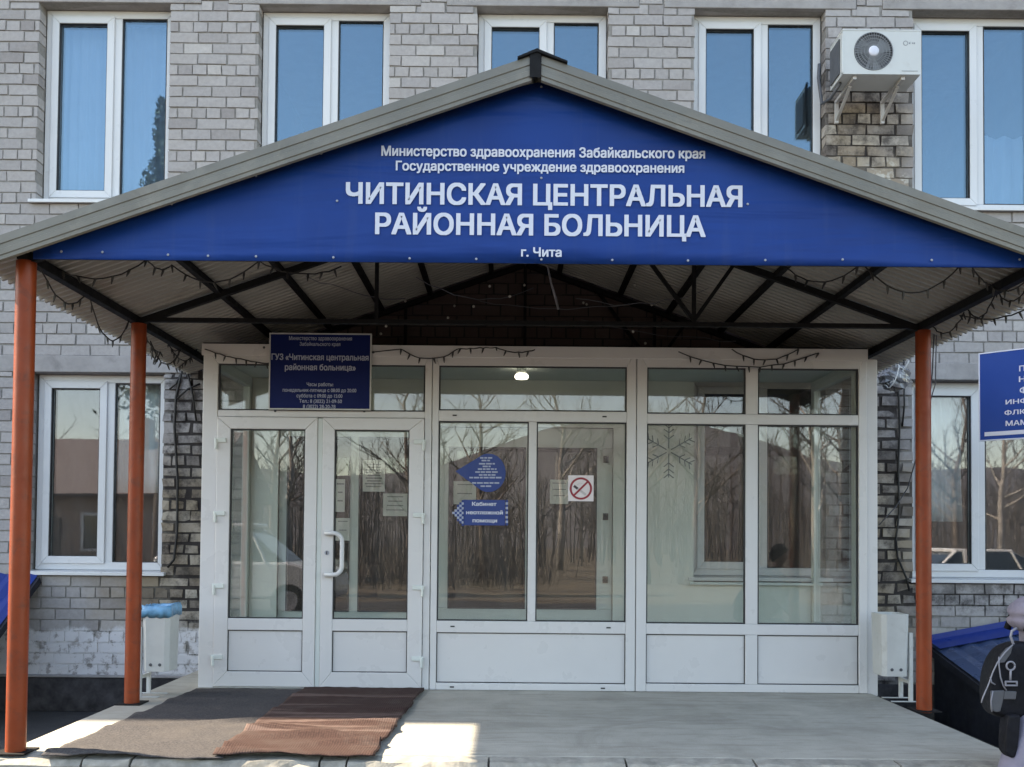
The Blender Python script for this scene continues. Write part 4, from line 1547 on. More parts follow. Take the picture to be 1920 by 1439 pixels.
# ------------------------------------------------------------------ air conditioner
def air_conditioner():
    x0, x1, z0, z1, yf, yb = 2.785, 3.445, 5.515, 5.885, -0.50, -0.20
    t = thing('air_conditioner', ((x0 + x1) / 2, -0.3, 5.3), 'white outdoor air conditioner unit on the pier between the right upper windows', 'air conditioner')
    cx, cz, R = 3.047, 5.712, 0.166
    mb = MB()
    # casing with a round opening in the front
    n = 48
    v = [(cx + R * math.cos(2 * math.pi * k / n), yf, cz + R * math.sin(2 * math.pi * k / n)) for k in range(n)]
    out = []
    for k in range(n):
        a = 2 * math.pi * k / n
        dx, dz = math.cos(a), math.sin(a)
        tx = ((x1 if dx > 0 else x0) - cx) / dx if abs(dx) > 1e-6 else 1e9
        tz = ((z1 if dz > 0 else z0) - cz) / dz if abs(dz) > 1e-6 else 1e9
        q = min(tx, tz)
        out.append((cx + q * dx, yf, cz + q * dz))
    mb.add(v + out, [(k, (k + 1) % n, n + (k + 1) % n, n + k) for k in range(n)])
    # corner fills
    for (X, Z) in ((x0, z0), (x1, z0), (x1, z1), (x0, z1)):
        best = sorted(range(n), key=lambda k: (out[k][0] - X) ** 2 + (out[k][2] - Z) ** 2)
        ka = next(k for k in best if abs(out[k][0] - X) < 1e-6)
        kb = next(k for k in best if abs(out[k][2] - Z) < 1e-6)
        mb.add([out[ka], out[kb], (X, yf, Z)], [(0, 1, 2)])
    e = [(x0, z0), (x1, z0), (x1, z1), (x0, z1)]
    for k in range(4):
        a, b = e[k], e[(k + 1) % 4]
        mb.add([(a[0], yf, a[1]), (b[0], yf, b[1]), (b[0], yb, b[1]), (a[0], yb, a[1])], [(0, 1, 2, 3)])
    mb.add([(x, yb, z) for x, z in e], [(3, 2, 1, 0)])
    mb.lathe([(R, yf - yf), (R, 0.05), (0, 0.05)], (cx, yf, cz), 'Y', 48, 1)
    mb.build('casing', ['ac_white', 'ac_dark'], t)
    mb = MB()
    for r in (0.052, 0.08, 0.108, 0.136, 0.160):
        mb.lathe([(r - 0.0018, -0.006), (r + 0.0018, -0.006), (r + 0.0018, -0.002), (r - 0.0018, -0.002), (r - 0.0018, -0.006)], (cx, yf, cz), 'Y', 40)
    for k in range(44):
        a = 2 * math.pi * k / 44
        d = Vector((math.cos(a + 0.12), 0, math.sin(a + 0.12)))
        d0 = Vector((math.cos(a), 0, math.sin(a)))
        mb.bar(Vector((cx, yf - 0.003, cz)) + d0 * 0.04, Vector((cx, yf - 0.003, cz)) + d * 0.165, 0.004, 0.0035)
    mb.build('fan_grille', 'ac_grille', t)
    mb = MB()
    for k in range(3):
        for s in range(6):
            a = k * 2.094 + s * 0.16
            mb.bar((cx + 0.04 * math.cos(a), yf + 0.02 + s * 0.003, cz + 0.04 * math.sin(a)), (cx + 0.15 * math.cos(a + 0.2), yf + 0.02 + s * 0.004, cz + 0.15 * math.sin(a + 0.2)), 0.004, 0.02)
    mb.build('fan', 'ac_grille', t)
    MB().lathe([(0.0, -0.014), (0.030, -0.013), (0.043, -0.008), (0.044, -0.002)], (cx, yf, cz), 'Y', 28).build('hub', 'white_print', t, smooth=True)
    MB().box(x0 - 0.006, x0 + 0.012, yf - 0.003, yf + 0.03, z0 + 0.01, z1 - 0.03).build('corner_trim', 'ac_white', t, bevel=0.004)
    MB().box(x0 - 0.012, x0 - 0.0005, yf + 0.06, yb - 0.02, z0 + 0.03, z1 - 0.04).build('side_grille', 'ac_dark', t)
    MB().box(x0 - 0.004, x1 + 0.004, yf - 0.003, yb + 0.004, z1, z1 + 0.014).build('lid', 'ac_white', t, bevel=0.004)
    # maker's mark: grey ring and a short grey word, and a thin line of small print
    mb = MB()
    mb.lathe([(0.016, -0.001), (0.021, -0.001), (0.021, 0.0003), (0.016, 0.0003)], (3.318, yf - 0.0005, 5.783), 'Y', 20)
    for k, (w, h) in enumerate(((0.012, 0.014), (0.004, 0.022), (0.012, 0.014), (0.012, 0.014))):
        x = 3.346 + k * 0.014
        mb.box(x, x + w - 0.003, yf - 0.0015, yf - 0.0003, 5.776, 5.776 + h)
    mb.box(3.285, 3.42, yf - 0.0015, yf - 0.0003, 5.541, 5.547)
    mb.build('emblem', 'ac_grille', t)
    for x in (2.90, 3.31):
        mb = MB()
        mb.box(x - 0.016, x + 0.016, -0.47, -0.012, z0 - 0.030, z0 - 0.001)
        mb.box(x - 0.016, x + 0.016, -0.034, -0.008, z0 - 0.21, z0 - 0.030)
        mb.bar((x, -0.36, z0 - 0.036), (x, -0.03, z0 - 0.185), 0.026, 0.012)
        mb.build('bracket', 'steel_bracket', t, bevel=0.002)
    mb = MB()
    mb.tube([(x0 + 0.03, -0.36, z0 - 0.01), (x0 + 0.0, -0.2, z0 - 0.07), (x0 - 0.03, -0.06, z0 - 0.05), (x0 - 0.05, -0.03, z0 + 0.2), (x0 - 0.04, -0.02, z0 + 0.33)], 0.014, 8)
    mb.build('pipe', 'ac_dark', t, smooth=True)


air_conditioner()


# ------------------------------------------------------------------ cables and light strings
def light_string(label, spans, step=0.085, r=0.0045, name='light_string'):
    """dark party-light cable hung in loops, with a small lamp holder at every step"""
    pts = []
    for a, b, sag in spans:
        q = drape(a, b, sag, 12, 0.004)
        pts += q if not pts or (pts[-1] - q[0]).length > 1e-4 else q[1:]
    t = thing(name, pts[0], label, 'string lights', 'string lights under the canopy')
    mb = MB()
    mb.tube(pts, r, 5)
    mb.build('cable', 'cable_black', t, smooth=True)
    acc, k, first = 0.0, 0, None
    for a, b in zip(pts, pts[1:]):
        acc += (b - a).length
        if acc >= step and k < 95:
            acc = 0.0
            k += 1
            d = Vector((random.uniform(-0.5, 0.5), random.uniform(-0.4, 0.4), -1)).normalized()
            if first is None:
                mb = MB()
                mb.tube([b, b + Vector((0.1, 0, -1)).normalized() * 0.022, b + Vector((0.1, 0, -1)).normalized() * 0.045], [0.0075, 0.007, 0.003], 6)
                first = mb.build('bulb', 'bulb_plastic', t)
                o0 = b
            else:
                c = copy_part(first, (0, 0, 0))
                rot = Vector((0.1, 0, -1)).rotation_difference(d).to_matrix().to_4x4()
                c.matrix_basis = t.matrix_parent_inverse @ Matrix.Identity(4)
                c.matrix_parent_inverse = Matrix.Translation(-t.location)
                c.matrix_basis = Matrix.Translation(b) @ rot @ Matrix.Translation(-o0)
    return t


def P(u, v, Y):
    return at(u, v, Y)


ye = (-3.24, -2.55, -1.9)
light_string('string of lights looped under the left eave beam between the orange posts',
             [(P(72, 492, -3.22), P(166, 548, -2.52), 0.14), (P(166, 548, -2.52), P(246, 590, -1.92), 0.24)])
light_string('string of lights looped behind the left half of the banner edge',
             [(P(88, 492, -3.0), P(275, 487, -3.2), 0.10), (P(275, 487, -3.2), P(322, 497, -2.9), 0.04), (P(322, 497, -2.9), P(486, 490, -3.1), 0.11), (P(486, 490, -3.1), P(640, 500, -2.8), 0.06)])
light_string('string of lights looped behind the right half of the banner edge',
             [(P(1470, 500, -2.8), P(1608, 500, -3.1), 0.09), (P(1620, 498, -3.1), P(1800, 499, -3.2), 0.15), (P(1822, 499, -3.2), P(1858, 535, -3.0), 0.02), (P(1858, 535, -3.0), P(1935, 515, -3.3), 0.06)])
light_string('tangled string of lights along the right eave beam',
             [(P(1748, 612, -1.9), P(1812, 577, -2.3), 0.10), (P(1812, 577, -2.3), P(1868, 545, -2.7), 0.11), (P(1868, 545, -2.7), P(1935, 520, -3.1), 0.10), (P(1935, 575, -3.0), P(1800, 590, -2.2), 0.05)])
light_string('string of lights draped over the head of the double door frame',
             [(P(384, 655, -1.19), P(500, 682, -1.19), 0.015), (P(752, 655, -1.19), P(858, 655, -1.19), 0.075), (P(858, 655, -1.17), P(930, 652, -1.17), 0.0), (P(930, 652, -1.19), P(1003, 656, -1.19), 0.03)], 0.075)
light_string('string of lights draped across the head of the right-hand glazing',
             [(P(1272, 660, -1.19), P(1535, 662, -1.19), 0.115)], 0.075)
light_string('short loop of lights hanging at the top of the right-hand glazing',
             [(P(1372, 655, -1.195), P(1497, 655, -1.195), 0.085)], 0.075)
light_string('bunched dark string of lights at the back of the left eave',
             [(P(266, 612, -1.7), P(300, 660, -1.2), 0.05), (P(300, 660, -1.2), P(282, 640, -1.5), 0.10), (P(282, 640, -1.5), P(345, 640, -0.9), 0.18), (P(345, 640, -0.9), P(310, 628, -1.0), 0.10), (P(310, 628, -1.0), P(372, 650, -0.6), 0.16), (P(372, 650, -0.6), P(330, 690, -0.3), 0.03)], 0.06)

# faint fairy lights among the dark roof steel
t = thing('fairy_lights', P(960, 560, -0.9), 'faint pale fairy lights strewn through the dark roof space', 'string lights')
mb = MB()
for a, b, s in (((560, 510, -1.5), (760, 560, -1.0), 0.05), ((780, 520, -1.5), (1000, 540, -0.9), 0.12), ((900, 565, -0.8), (1180, 570, -1.0), 0.05), ((1080, 560, -1.0), (1330, 540, -1.6), 0.08), ((1090, 600, -0.7), (1380, 640, -1.0), 0.03)):
    mb.tube(drape(P(*a), P(*b), s, 10, 0.012), 0.003, 4)
mb.build('cable', 'cable_grey', t)
first = None
for u, v in ((852, 574), (888, 575), (918, 537), (956, 556), (983, 535), (1094, 568), (1100, 571), (714, 626), (724, 612), (1190, 535), (1222, 572), (1265, 560), (1248, 535), (840, 596), (1160, 608), (1187, 622), (1210, 644), (1300, 585), (760, 565), (700, 520)):
    p = P(u, v, random.uniform(-1.4, -0.5))
    if first is None:
        mb = MB()
        mb.lathe([(0.0, -0.012), (0.009, -0.006), (0.010, 0.004), (0.0, 0.012)], p, 'Z', 8)
        first = mb.build('bulb', 'bulb_pale', t, smooth=True)
        p0 = p
    else:
        copy_part(first, p - p0)
mb = MB()
mb.tube([P(1027, 500, -1.9), P(1033, 530, -1.9), P(1042, 560, -1.88), (P(1047, 580, -1.9))], [0.006, 0.007, 0.009, 0.008], 6)
tag(mb.build('hanging_tape', 'bag_piping'), 'pale strip of tape dangling below the middle of the banner', 'tape')


def cable(pts, label, r=0.008, mat='cable_black', name='cable', extra=()):
    mb = MB()
    mb.tube(pts, r, 6)
    for e in extra:
        mb.tube(e, r * 0.8, 5)
    return tag(mb.build(name, mat, smooth=True), label, 'cable')


W = -0.022
cable([P(352, 640, W), P(340, 700, W), P(330, 745, W), P(327, 800, W), P(333, 900, W), P(332, 1000, W), P(326, 1050, W), P(314, 1064, W)],
      'black cable running down the bricks left of the porch', 0.011, extra=[[P(330, 750, W), P(352, 730, W), P(375, 720, W)], [P(345, 690, W), P(330, 720, W), P(318, 730, W)], [P(352, 700, W), P(362, 745, W), P(368, 790, W)]])
cable([P(1686, 640, W), P(1684, 720, W), P(1687, 800, W), P(1684, 880, W), P(1686, 960, W), P(1680, 1010, W), P(1683, 1045, W), P(1700, 1085, W), P(1705, 1108, W)],
      'black cable running down the bricks right of the porch', 0.010, extra=[[P(1694, 640, W), P(1696, 760, W), P(1692, 800, W)]])
cable([P(1752, 615, -1.7), P(1748, 700, -1.6), P(1738, 790, -1.4), P(1712, 880, -0.6), P(1702, 915, -0.2), P(1680, 950, -0.05), P(1648, 985, -0.04)],
      'thin grey-blue wire hanging past the rear right orange post to the bricks', 0.005, 'cable_grey', 'hanging_wire', extra=[[P(1756, 612, -1.72), P(1754, 720, -1.6), P(1742, 760, -1.5)]])


def bag_tangle():
    c = P(1676, 705, -0.28)
    t = thing('plastic_bag', c, 'crumpled grey plastic bag caught among cables above the right corner of the porch', 'bag')
    mb = MB()
    n, m = 14, 18
    v = []
    for i in range(n + 1):
        th = math.pi * i / n
        for k in range(m):
            a = 2 * math.pi * k / m
            r = 0.13 * (1 + random.uniform(-0.22, 0.22))
            v.append((c.x + r * 0.95 * math.sin(th) * math.cos(a), c.y + r * 0.7 * math.sin(th) * math.sin(a), c.z - 0.01 + r * 0.85 * math.cos(th)))
    mb.add(v, [(i * m + k, i * m + (k + 1) % m, (i + 1) * m + (k + 1) % m, (i + 1) * m + k) for i in range(n) for k in range(m)])
    mb.build('bag_body', 'clear_bag', t)
    mb = MB()
    for k in range(5):
        a = c + Vector((random.uniform(-0.1, 0.1), -0.1, random.uniform(-0.02, 0.12)))
        b = c + Vector((random.uniform(-0.12, 0.12), -0.04, random.uniform(-0.16, 0.18)))
        mb.tube(drape(a, b, random.uniform(0.04, 0.12), 8, 0.01), 0.006, 5)
    mb.build('bag_strings', 'bin_paint', t, smooth=True)


bag_tangle()


# ------------------------------------------------------------------ blue sheet roofs over the basement steps
def basement_cover(a, b, c, d, label, flash, mats, side):
    """lean-to of blue ribbed sheet: a, b on the wall, c below b and d below a at the front"""
    a, b, c, d = (Vector(q) for q in (a, b, c, d))
    t = thing('basement_cover', ((a.x + b.x) / 2, -0.5, 0), label, 'shed roof', 'blue basement covers by the wall')
    mb = MB()
    n = 15
    v, f = [], []
    for i in range(n * 2 + 1):
        s = i / (n * 2)
        lift = Vector((0, 0, 0.018 if i % 2 else 0.0))
        v += [a.lerp(b, s) + lift, d.lerp(c, s) + lift]
    for i in range(n * 2):
        f.append((2 * i, 2 * i + 1, 2 * i + 3, 2 * i + 2))
    mb.add(v, f)
    mb.build('roof_sheet', mats, t, solid=0.003)
    if flash:
        mb = MB()
        dn = (d - a).normalized()
        up = Vector((0, 0, 0.03))
        mb.add([a + up, b + up, b + up + (c - b).normalized() * flash, a + up + dn * flash, a + up + Vector((0, 0.0, 0.05)), b + up + Vector((0, 0.0, 0.05))], [(0, 1, 2, 3), (0, 4, 5, 1)])
        mb.build('flashing', 'blue_sheet', t, solid=0.003)
    mb = MB()
    for p, q in ((d, a), (c, b), (d, c)):
        mb.bar(p - Vector((0, 0, 0.045)), q - Vector((0, 0, 0.045)), 0.05, 0.06)
    mb.bar((d.x + side * 0.03, d.y + 0.05, 0), (d.x + side * 0.03, d.y + 0.05, d.z - 0.05), 0.06, 0.06)
    mb.bar((c.x - side * 0.03, c.y + 0.05, 0), (c.x - side * 0.03, c.y + 0.05, c.z - 0.05), 0.06, 0.06)
    mb.build('timber_frame', 'dark_timber', t)
    mb = MB()
    lo = Vector((0, 0, 0.06))
    ax, dx = a.x + side * 0.04, d.x + side * 0.04
    mb.add([(ax, a.y - 0.03, 0), (dx, d.y + 0.08, 0), (dx, d.y + 0.08, d.z - 0.08), (ax, a.y - 0.03, a.z - 0.08)], [(0, 1, 2, 3)])
    mb.build('side_boards', 'dark_timber', t, solid=0.02)


basement_cover((-6.2, -0.04, 1.20), (-4.165, -0.04, 1.20), (-4.165, -1.25, 0.42), (-6.2, -1.25, 0.42), 'bright blue ribbed lean-to roof at the far left under the window', 0, 'blue_sheet', 1)
basement_cover((3.70, -0.06, 0.66), (6.3, -0.06, 1.16), (6.3, -1.45, 0.86), (3.72, -1.45, 0.34), 'weathered blue sheet lean-to roof behind the person at the right', 0.2, 'weathered_blue_sheet', 1)

# rubble and litter at the foot of the right end of the porch
mb = MB()
for k in range(150):
    x, y = random.uniform(2.85, 3.8), random.uniform(-2.4, -0.9)
    s = random.uniform(0.004, 0.018)
    o = Vector((x, y, s * 0.4))
    v = [o + Vector((random.uniform(0.5, 1) * s * sx, random.uniform(0.5, 1) * s * sy, random.uniform(0.3, 1) * s * 0.7 * sz)) for sz in (-1, 1) for sy in (-1, 1) for sx in (-1, 1)]
    mb.add(v, [(0, 2, 3, 1), (4, 5, 7, 6), (0, 1, 5, 4), (1, 3, 7, 5), (3, 2, 6, 7), (2, 0, 4, 6)])
tag(mb.build('rubble', 'concrete_lintel'), 'small stones and rubble on the ground beside the porch', 'rubble', kind='stuff')


# ------------------------------------------------------------------ person with a backpack
def skin_mesh(name, joints, edges, mat, parent, levels=2, smooth=True):
    """joints: list of (point, radius x, radius y); grown with a Skin modifier"""
    me = bpy.data.meshes.new(name)
    me.from_pydata([j[0] for j in joints], edges, [])
    o = bpy.data.objects.new(name, me)
    COL.objects.link(o)
    me.materials.append(MATS[mat])
    s = o.modifiers.new('skin', 'SKIN')
    s.use_smooth_shade = True
    s.branch_smoothing = 0.6
    lay = me.skin_vertices[0] if me.skin_vertices else None
    for k, j in enumerate(joints):
        lay.data[k].radius = (j[1], j[2] if len(j) > 2 else j[1])
        lay.data[k].use_root = (k == 0)
    m = o.modifiers.new('sub', 'SUBSURF')
    m.levels = levels
    m.render_levels = levels
    attach(o, parent)
    return o


def person():
    X, Y = 2.70, -3.60
    t = thing('person', (X, Y, 0), 'person at the right edge in a mauve hooded jacket, walking right with a backpack', 'person')

    def p(x, y, z):
        return (X + x, Y + y, z)
    # body: pelvis, spine, neck, head, arms with hands, legs with feet (walking towards +x)
    J = [(p(0, 0, 0.80), 0.115, 0.10), (p(0.0, 0, 0.95), 0.105, 0.09), (p(0.01, 0, 1.10), 0.12, 0.105), (p(0.01, 0, 1.20), 0.10, 0.085), (p(0.045, 0, 1.26), 0.042, 0.042),
         (p(0.085, 0, 1.325), 0.058, 0.056), (p(0.105, 0, 1.405), 0.112, 0.094), (p(0.10, 0, 1.465), 0.088, 0.080),
         (p(0.01, -0.13, 1.19), 0.055), (p(-0.02, -0.18, 0.98), 0.044), (p(0.06, -0.19, 0.79), 0.034), (p(0.09, -0.19, 0.70), 0.030),
         (p(0.01, 0.13, 1.19), 0.055), (p(0.05, 0.18, 0.98), 0.044), (p(0.16, 0.18, 0.83), 0.034), (p(0.22, 0.18, 0.77), 0.030),
         (p(-0.05, -0.08, 0.72), 0.085), (p(-0.19, -0.09, 0.44), 0.060), (p(-0.31, -0.09, 0.13), 0.038), (p(-0.20, -0.09, 0.045), 0.035),
         (p(0.03, 0.08, 0.72), 0.085), (p(0.17, 0.085, 0.45), 0.060), (p(0.24, 0.085, 0.10), 0.038), (p(0.35, 0.085, 0.045), 0.035)]
    E_ = [(0, 1), (1, 2), (2, 3), (3, 4), (4, 5), (5, 6), (6, 7), (3, 8), (8, 9), (9, 10), (10, 11), (3, 12), (12, 13), (13, 14), (14, 15), (0, 16), (16, 17), (17, 18), (18, 19), (0, 20), (20, 21), (21, 22), (22, 23)]
    skin_mesh('body', J, E_, 'skin', t)
    # face: nose, mouth, eyes and ears
    mb = MB()
    mb.tube([p(0.182, 0, 1.425), p(0.210, 0, 1.393), p(0.188, 0, 1.383)], [0.006, 0.012, 0.008], 8)
    mb.build('nose', 'skin', t, smooth=True)
    for sd in (-1, 1):
        mb = MB()
        mb.lathe([(0, -0.022), (0.010, -0.016), (0.014, 0), (0.012, 0.012), (0, 0.022)], p(0.095, sd * 0.080, 1.395), 'Z', 10)
        mb.build('ear', 'skin', t, smooth=True)
        mb = MB()
        mb.lathe([(0, -0.006), (0.009, 0), (0, 0.006)], p(0.186, sd * 0.028, 1.415), 'Z', 10)
        mb.build('eye', 'hair', t, smooth=True)
    mb = MB()
    mb.tube([p(0.176, -0.022, 1.358), p(0.187, 0, 1.360), p(0.176, 0.022, 1.358)], [0.003, 0.0055, 0.003], 8)
    mb.build('mouth', 'prohibition_red', t, smooth=True)
    # short dark hair: a shell over the crown and back of the head
    mb = MB()
    n, m = 12, 24
    hc = Vector(p(0.095, 0, 1.415))
    v = []
    for i in range(n + 1):
        for k in range(m):
            a = 2 * math.pi * k / m
            front = 0.5 + 0.5 * math.cos(a)
            th = (i / n) * (math.pi * (0.72 - 0.40 * front))
            r = 1 + 0.03 * math.sin(7 * a + i)
            v.append(hc + Vector((0.096 * r * math.sin(th) * math.cos(a), 0.088 * r * math.sin(th) * math.sin(a), 0.108 * r * math.cos(th))))
    mb.add(v, [(i * m + k, i * m + (k + 1) % m, (i + 1) * m + (k + 1) % m, (i + 1) * m + k) for i in range(n) for k in range(m)])
    mb.build('hair', 'hair', t, smooth=True, solid=0.008)
    # fingers: five on each hand
    for hx, hy, hz, d in ((0.09, -0.19, 0.70, Vector((0.25, 0, -1)).normalized()), (0.22, 0.18, 0.77, Vector((0.7, 0, -0.7)).normalized())):
        for k in range(5):
            if k < 4:
                o = Vector(p(hx, hy + (k - 1.5) * 0.016, hz)) + d * 0.015
                ln = (0.055, 0.064, 0.06, 0.048)[k]
                b = d
                c = (d + Vector((-0.45, 0, -0.1))).normalized()
            else:
                o = Vector(p(hx + 0.02, hy, hz + 0.02))
                ln = 0.045
                b = (d + Vector((0.8, 0, 0.1))).normalized()
                c = d
            skin_mesh('finger', [(o, 0.009), (o + b * ln * 0.5, 0.0085), (o + b * ln * 0.5 + c * ln * 0.5, 0.0075)], [(0, 1), (1, 2)], 'skin', t, 1)
    # clothes
    jk = [(p(0, 0, 0.74), 0.150, 0.132), (p(0.0, 0, 0.88), 0.138, 0.120), (p(0.005, 0, 1.05), 0.142, 0.126), (p(0.005, 0, 1.18), 0.120, 0.105), (p(0.02, 0, 1.245), 0.072, 0.070),
          (p(0.005, -0.15, 1.175), 0.072), (p(-0.03, -0.20, 0.98), 0.060), (p(0.05, -0.205, 0.81), 0.050), (p(0.07, -0.205, 0.76), 0.046),
          (p(0.005, 0.15, 1.175), 0.072), (p(0.04, 0.20, 0.98), 0.060), (p(0.15, 0.19, 0.85), 0.050), (p(0.18, 0.19, 0.815), 0.046)]
    skin_mesh('jacket', jk, [(0, 1), (1, 2), (2, 3), (3, 4), (3, 5), (5, 6), (6, 7), (7, 8), (3, 9), (9, 10), (10, 11), (11, 12)], 'mauve_cloth', t)
    # hood lying bunched on the back of the neck
    mb = MB()
    n, m = 18, 24
    c = Vector(p(-0.085, -0.01, 1.205))
    v = []
    for i in range(n + 1):
        th = math.pi * i / n
        for k in range(m):
            a = 2 * math.pi * k / m
            d = Vector((math.sin(th) * math.cos(a), math.sin(th) * math.sin(a), math.cos(th)))
            r = 1 + 0.05 * math.sin(5 * a + 3 * th) + 0.03 * math.sin(9 * a - 5 * th) - 0.16 * math.exp(-((d.z + 0.18) / 0.10) ** 2) * (1 if d.x < 0.3 else 0.4)
            v.append(c + Vector((d.x * 0.098 * r + 0.02 * d.z, d.y * 0.14 * r, d.z * 0.088 * r)))
    mb.add(v, [(i * m + k, i * m + (k + 1) % m, (i + 1) * m + (k + 1) % m, (i + 1) * m + k) for i in range(n) for k in range(m)])
    mb.build('hood', 'mauve_cloth', t, smooth=True)
    tr = [(p(0, 0, 0.80), 0.125, 0.115), (p(-0.08, -0.08, 0.70), 0.115), (p(-0.20, -0.09, 0.44), 0.095), (p(-0.30, -0.09, 0.16), 0.068), (p(-0.31, -0.09, 0.10), 0.066),
          (p(0.03, 0.08, 0.70), 0.105), (p(0.165, 0.09, 0.45), 0.085), (p(0.225, 0.09, 0.15), 0.068), (p(0.23, 0.09, 0.085), 0.066)]
    skin_mesh('trousers', tr, [(0, 1), (1, 2), (2, 3), (3, 4), (0, 5), (5, 6), (6, 7), (7, 8)], 'trouser_cloth', t)
    for fx, fy in ((-0.33, -0.09), (0.21, 0.09)):
        skin_mesh('shoe', [(p(fx, fy, 0.05), 0.042, 0.045), (p(fx + 0.09, fy, 0.042), 0.042, 0.036), (p(fx + 0.17, fy, 0.035), 0.036, 0.028)], [(0, 1), (1, 2)], 'shoe', t)

    # backpack
    b = thing('backpack', p(-0.26, 0, 0.62), 'black backpack with grey panels and pale piping on the person at the right', 'backpack')
    yb = Y + 0.03

    def q(u, v, Yp=yb):
        return at(u, v, Yp)
    # outline measured in the photo, given the bag's real width
    out = [(1896, 1206), (1884, 1212), (1872, 1224), (1862, 1242), (1854, 1268), (1852, 1300), (1854, 1330), (1862, 1344), (1900, 1348), (1940, 1345), (1945, 1300), (1945, 1240), (1935, 1200)]
    mb = MB()
    # soft body: the outline swells across its width
    lay = []
    for w, sc_ in ((-0.122, 0.88), (-0.112, 0.97), (-0.07, 1.02), (0.05, 1.0), (0.085, 0.93), (0.10, 0.80)):
        poly = [(q(u, v, Y + min(w, -0.02)).x, q(u, v, Y + min(w, -0.02)).z) for u, v in out]
        cx = sum(e for e, _ in poly) / len(poly)
        cz = sum(e for _, e in poly) / len(poly)
        lay.append([(cx + (x - cx) * sc_, Y + w, cz + (z - cz) * sc_) for x, z in poly])
    n = len(poly)
    mb.add([v for r in lay for v in r], [(i * n + k, i * n + (k + 1) % n, (i + 1) * n + (k + 1) % n, (i + 1) * n + k) for i in range(5) for k in range(n)] + [tuple(range(n)), tuple(range(5 * n, 6 * n))[::-1]])
    o = mb.build('bag_body', 'bag_black', b, smooth=True)
    m = o.modifiers.new('sub', 'SUBSURF')
    m.levels = m.render_levels = 2
    yf = Y - 0.130

    def panel(name, uv, mat, th=0.012):
        mb = MB()
        mb.prism([(at(u, v, yf).x, at(u, v, yf).z) for u, v in uv], yf, yf + th)
        return mb.build(name, mat, b, bevel=0.004)
    panel('side_panel', [(1900, 1210), (1888, 1216), (1878, 1228), (1872, 1244), (1884, 1243), (1896, 1226)], 'bag_grey')
    panel('front_pocket', [(1858, 1296), (1858, 1332), (1868, 1336), (1876, 1335), (1882, 1312), (1884, 1295)], 'bag_grey')
    panel('flap', [(1884, 1296), (1882, 1312), (1905, 1312), (1907, 1297)], 'bag_grey', 0.010)
    for uv in ([(1899, 1209), (1884, 1224), (1870, 1243), (1861, 1262), (1855, 1280), (1848, 1296), (1843, 1308), (1840, 1318)], [(1873, 1232), (1873, 1248), (1876, 1270), (1881, 1286), (1887, 1295)],
               [(1857, 1270), (1859, 1280), (1866, 1284)], [(1862, 1296), (1858, 1315), (1860, 1335)]):
        mb = MB()
        mb.tube([at(u, v, yf - 0.002) for u, v in uv], 0.0036, 6)
        mb.build('piping', 'bag_piping', b, smooth=True)
    mb = MB()
    mb.tube([at(u, v, Y - 0.1) for u, v in ((1906, 1178), (1897, 1184), (1895, 1194), (1900, 1208), (1910, 1214))], 0.0065, 8)
    mb.build('carry_loop', 'bag_piping', b, smooth=True)
    for s in (-1, 1):
        mb = MB()
        pts = [p(-0.15, s * 0.09, 1.12), p(-0.10, s * 0.10, 1.24), p(0.0, s * 0.11, 1.285), p(0.09, s * 0.11, 1.22), p(0.15, s * 0.11, 1.08), p(0.12, s * 0.12, 0.92), p(-0.02, s * 0.15, 0.80), p(-0.15, s * 0.13, 0.74)]
        mb.tube(pts, 0.018, 8)
        mb.build('shoulder_strap', 'bag_black', b, smooth=True)
    # long dark pouch hanging under the bag
    mb = MB()
    pz = [(1884, 1338), (1880, 1360), (1878, 1390), (1879, 1408), (1886, 1418), (1896, 1420), (1902, 1400), (1905, 1370), (1907, 1338)]
    pl = [(at(u, v, Y - 0.11).x, at(u, v, Y - 0.11).z) for u, v in pz]
    mb.prism(pl, Y - 0.15, Y - 0.07)
    mb.build('pouch', 'bag_black', b, bevel=0.015)
    # key ring charm
    c = at(1895, 1249, yf - 0.012)
    k = thing('key_ring', c, 'pale ring charm with a bar tag hanging on the black backpack', 'key ring')
    mb = MB()
    mb.tube([(c.x + 0.0205 * math.cos(a * math.pi / 10), c.y, c.z + 0.0205 * math.sin(a * math.pi / 10)) for a in range(21)], 0.0045, 6)
    mb.tube([at(1895, 1257, yf - 0.012), at(1894.5, 1276, yf - 0.012)], 0.0055, 6)
    mb.build('ring', 'bag_piping', k, smooth=True)
    mb = MB()
    t0, t1 = at(1884, 1287, yf - 0.012), at(1908, 1277, yf - 0.012)
    mb.ring(t0.x, t1.x, t0.z, t1.z, 0.008, yf - 0.016, yf - 0.009)
    mb.build('bar_tag', 'bag_piping', k, bevel=0.002)


person()


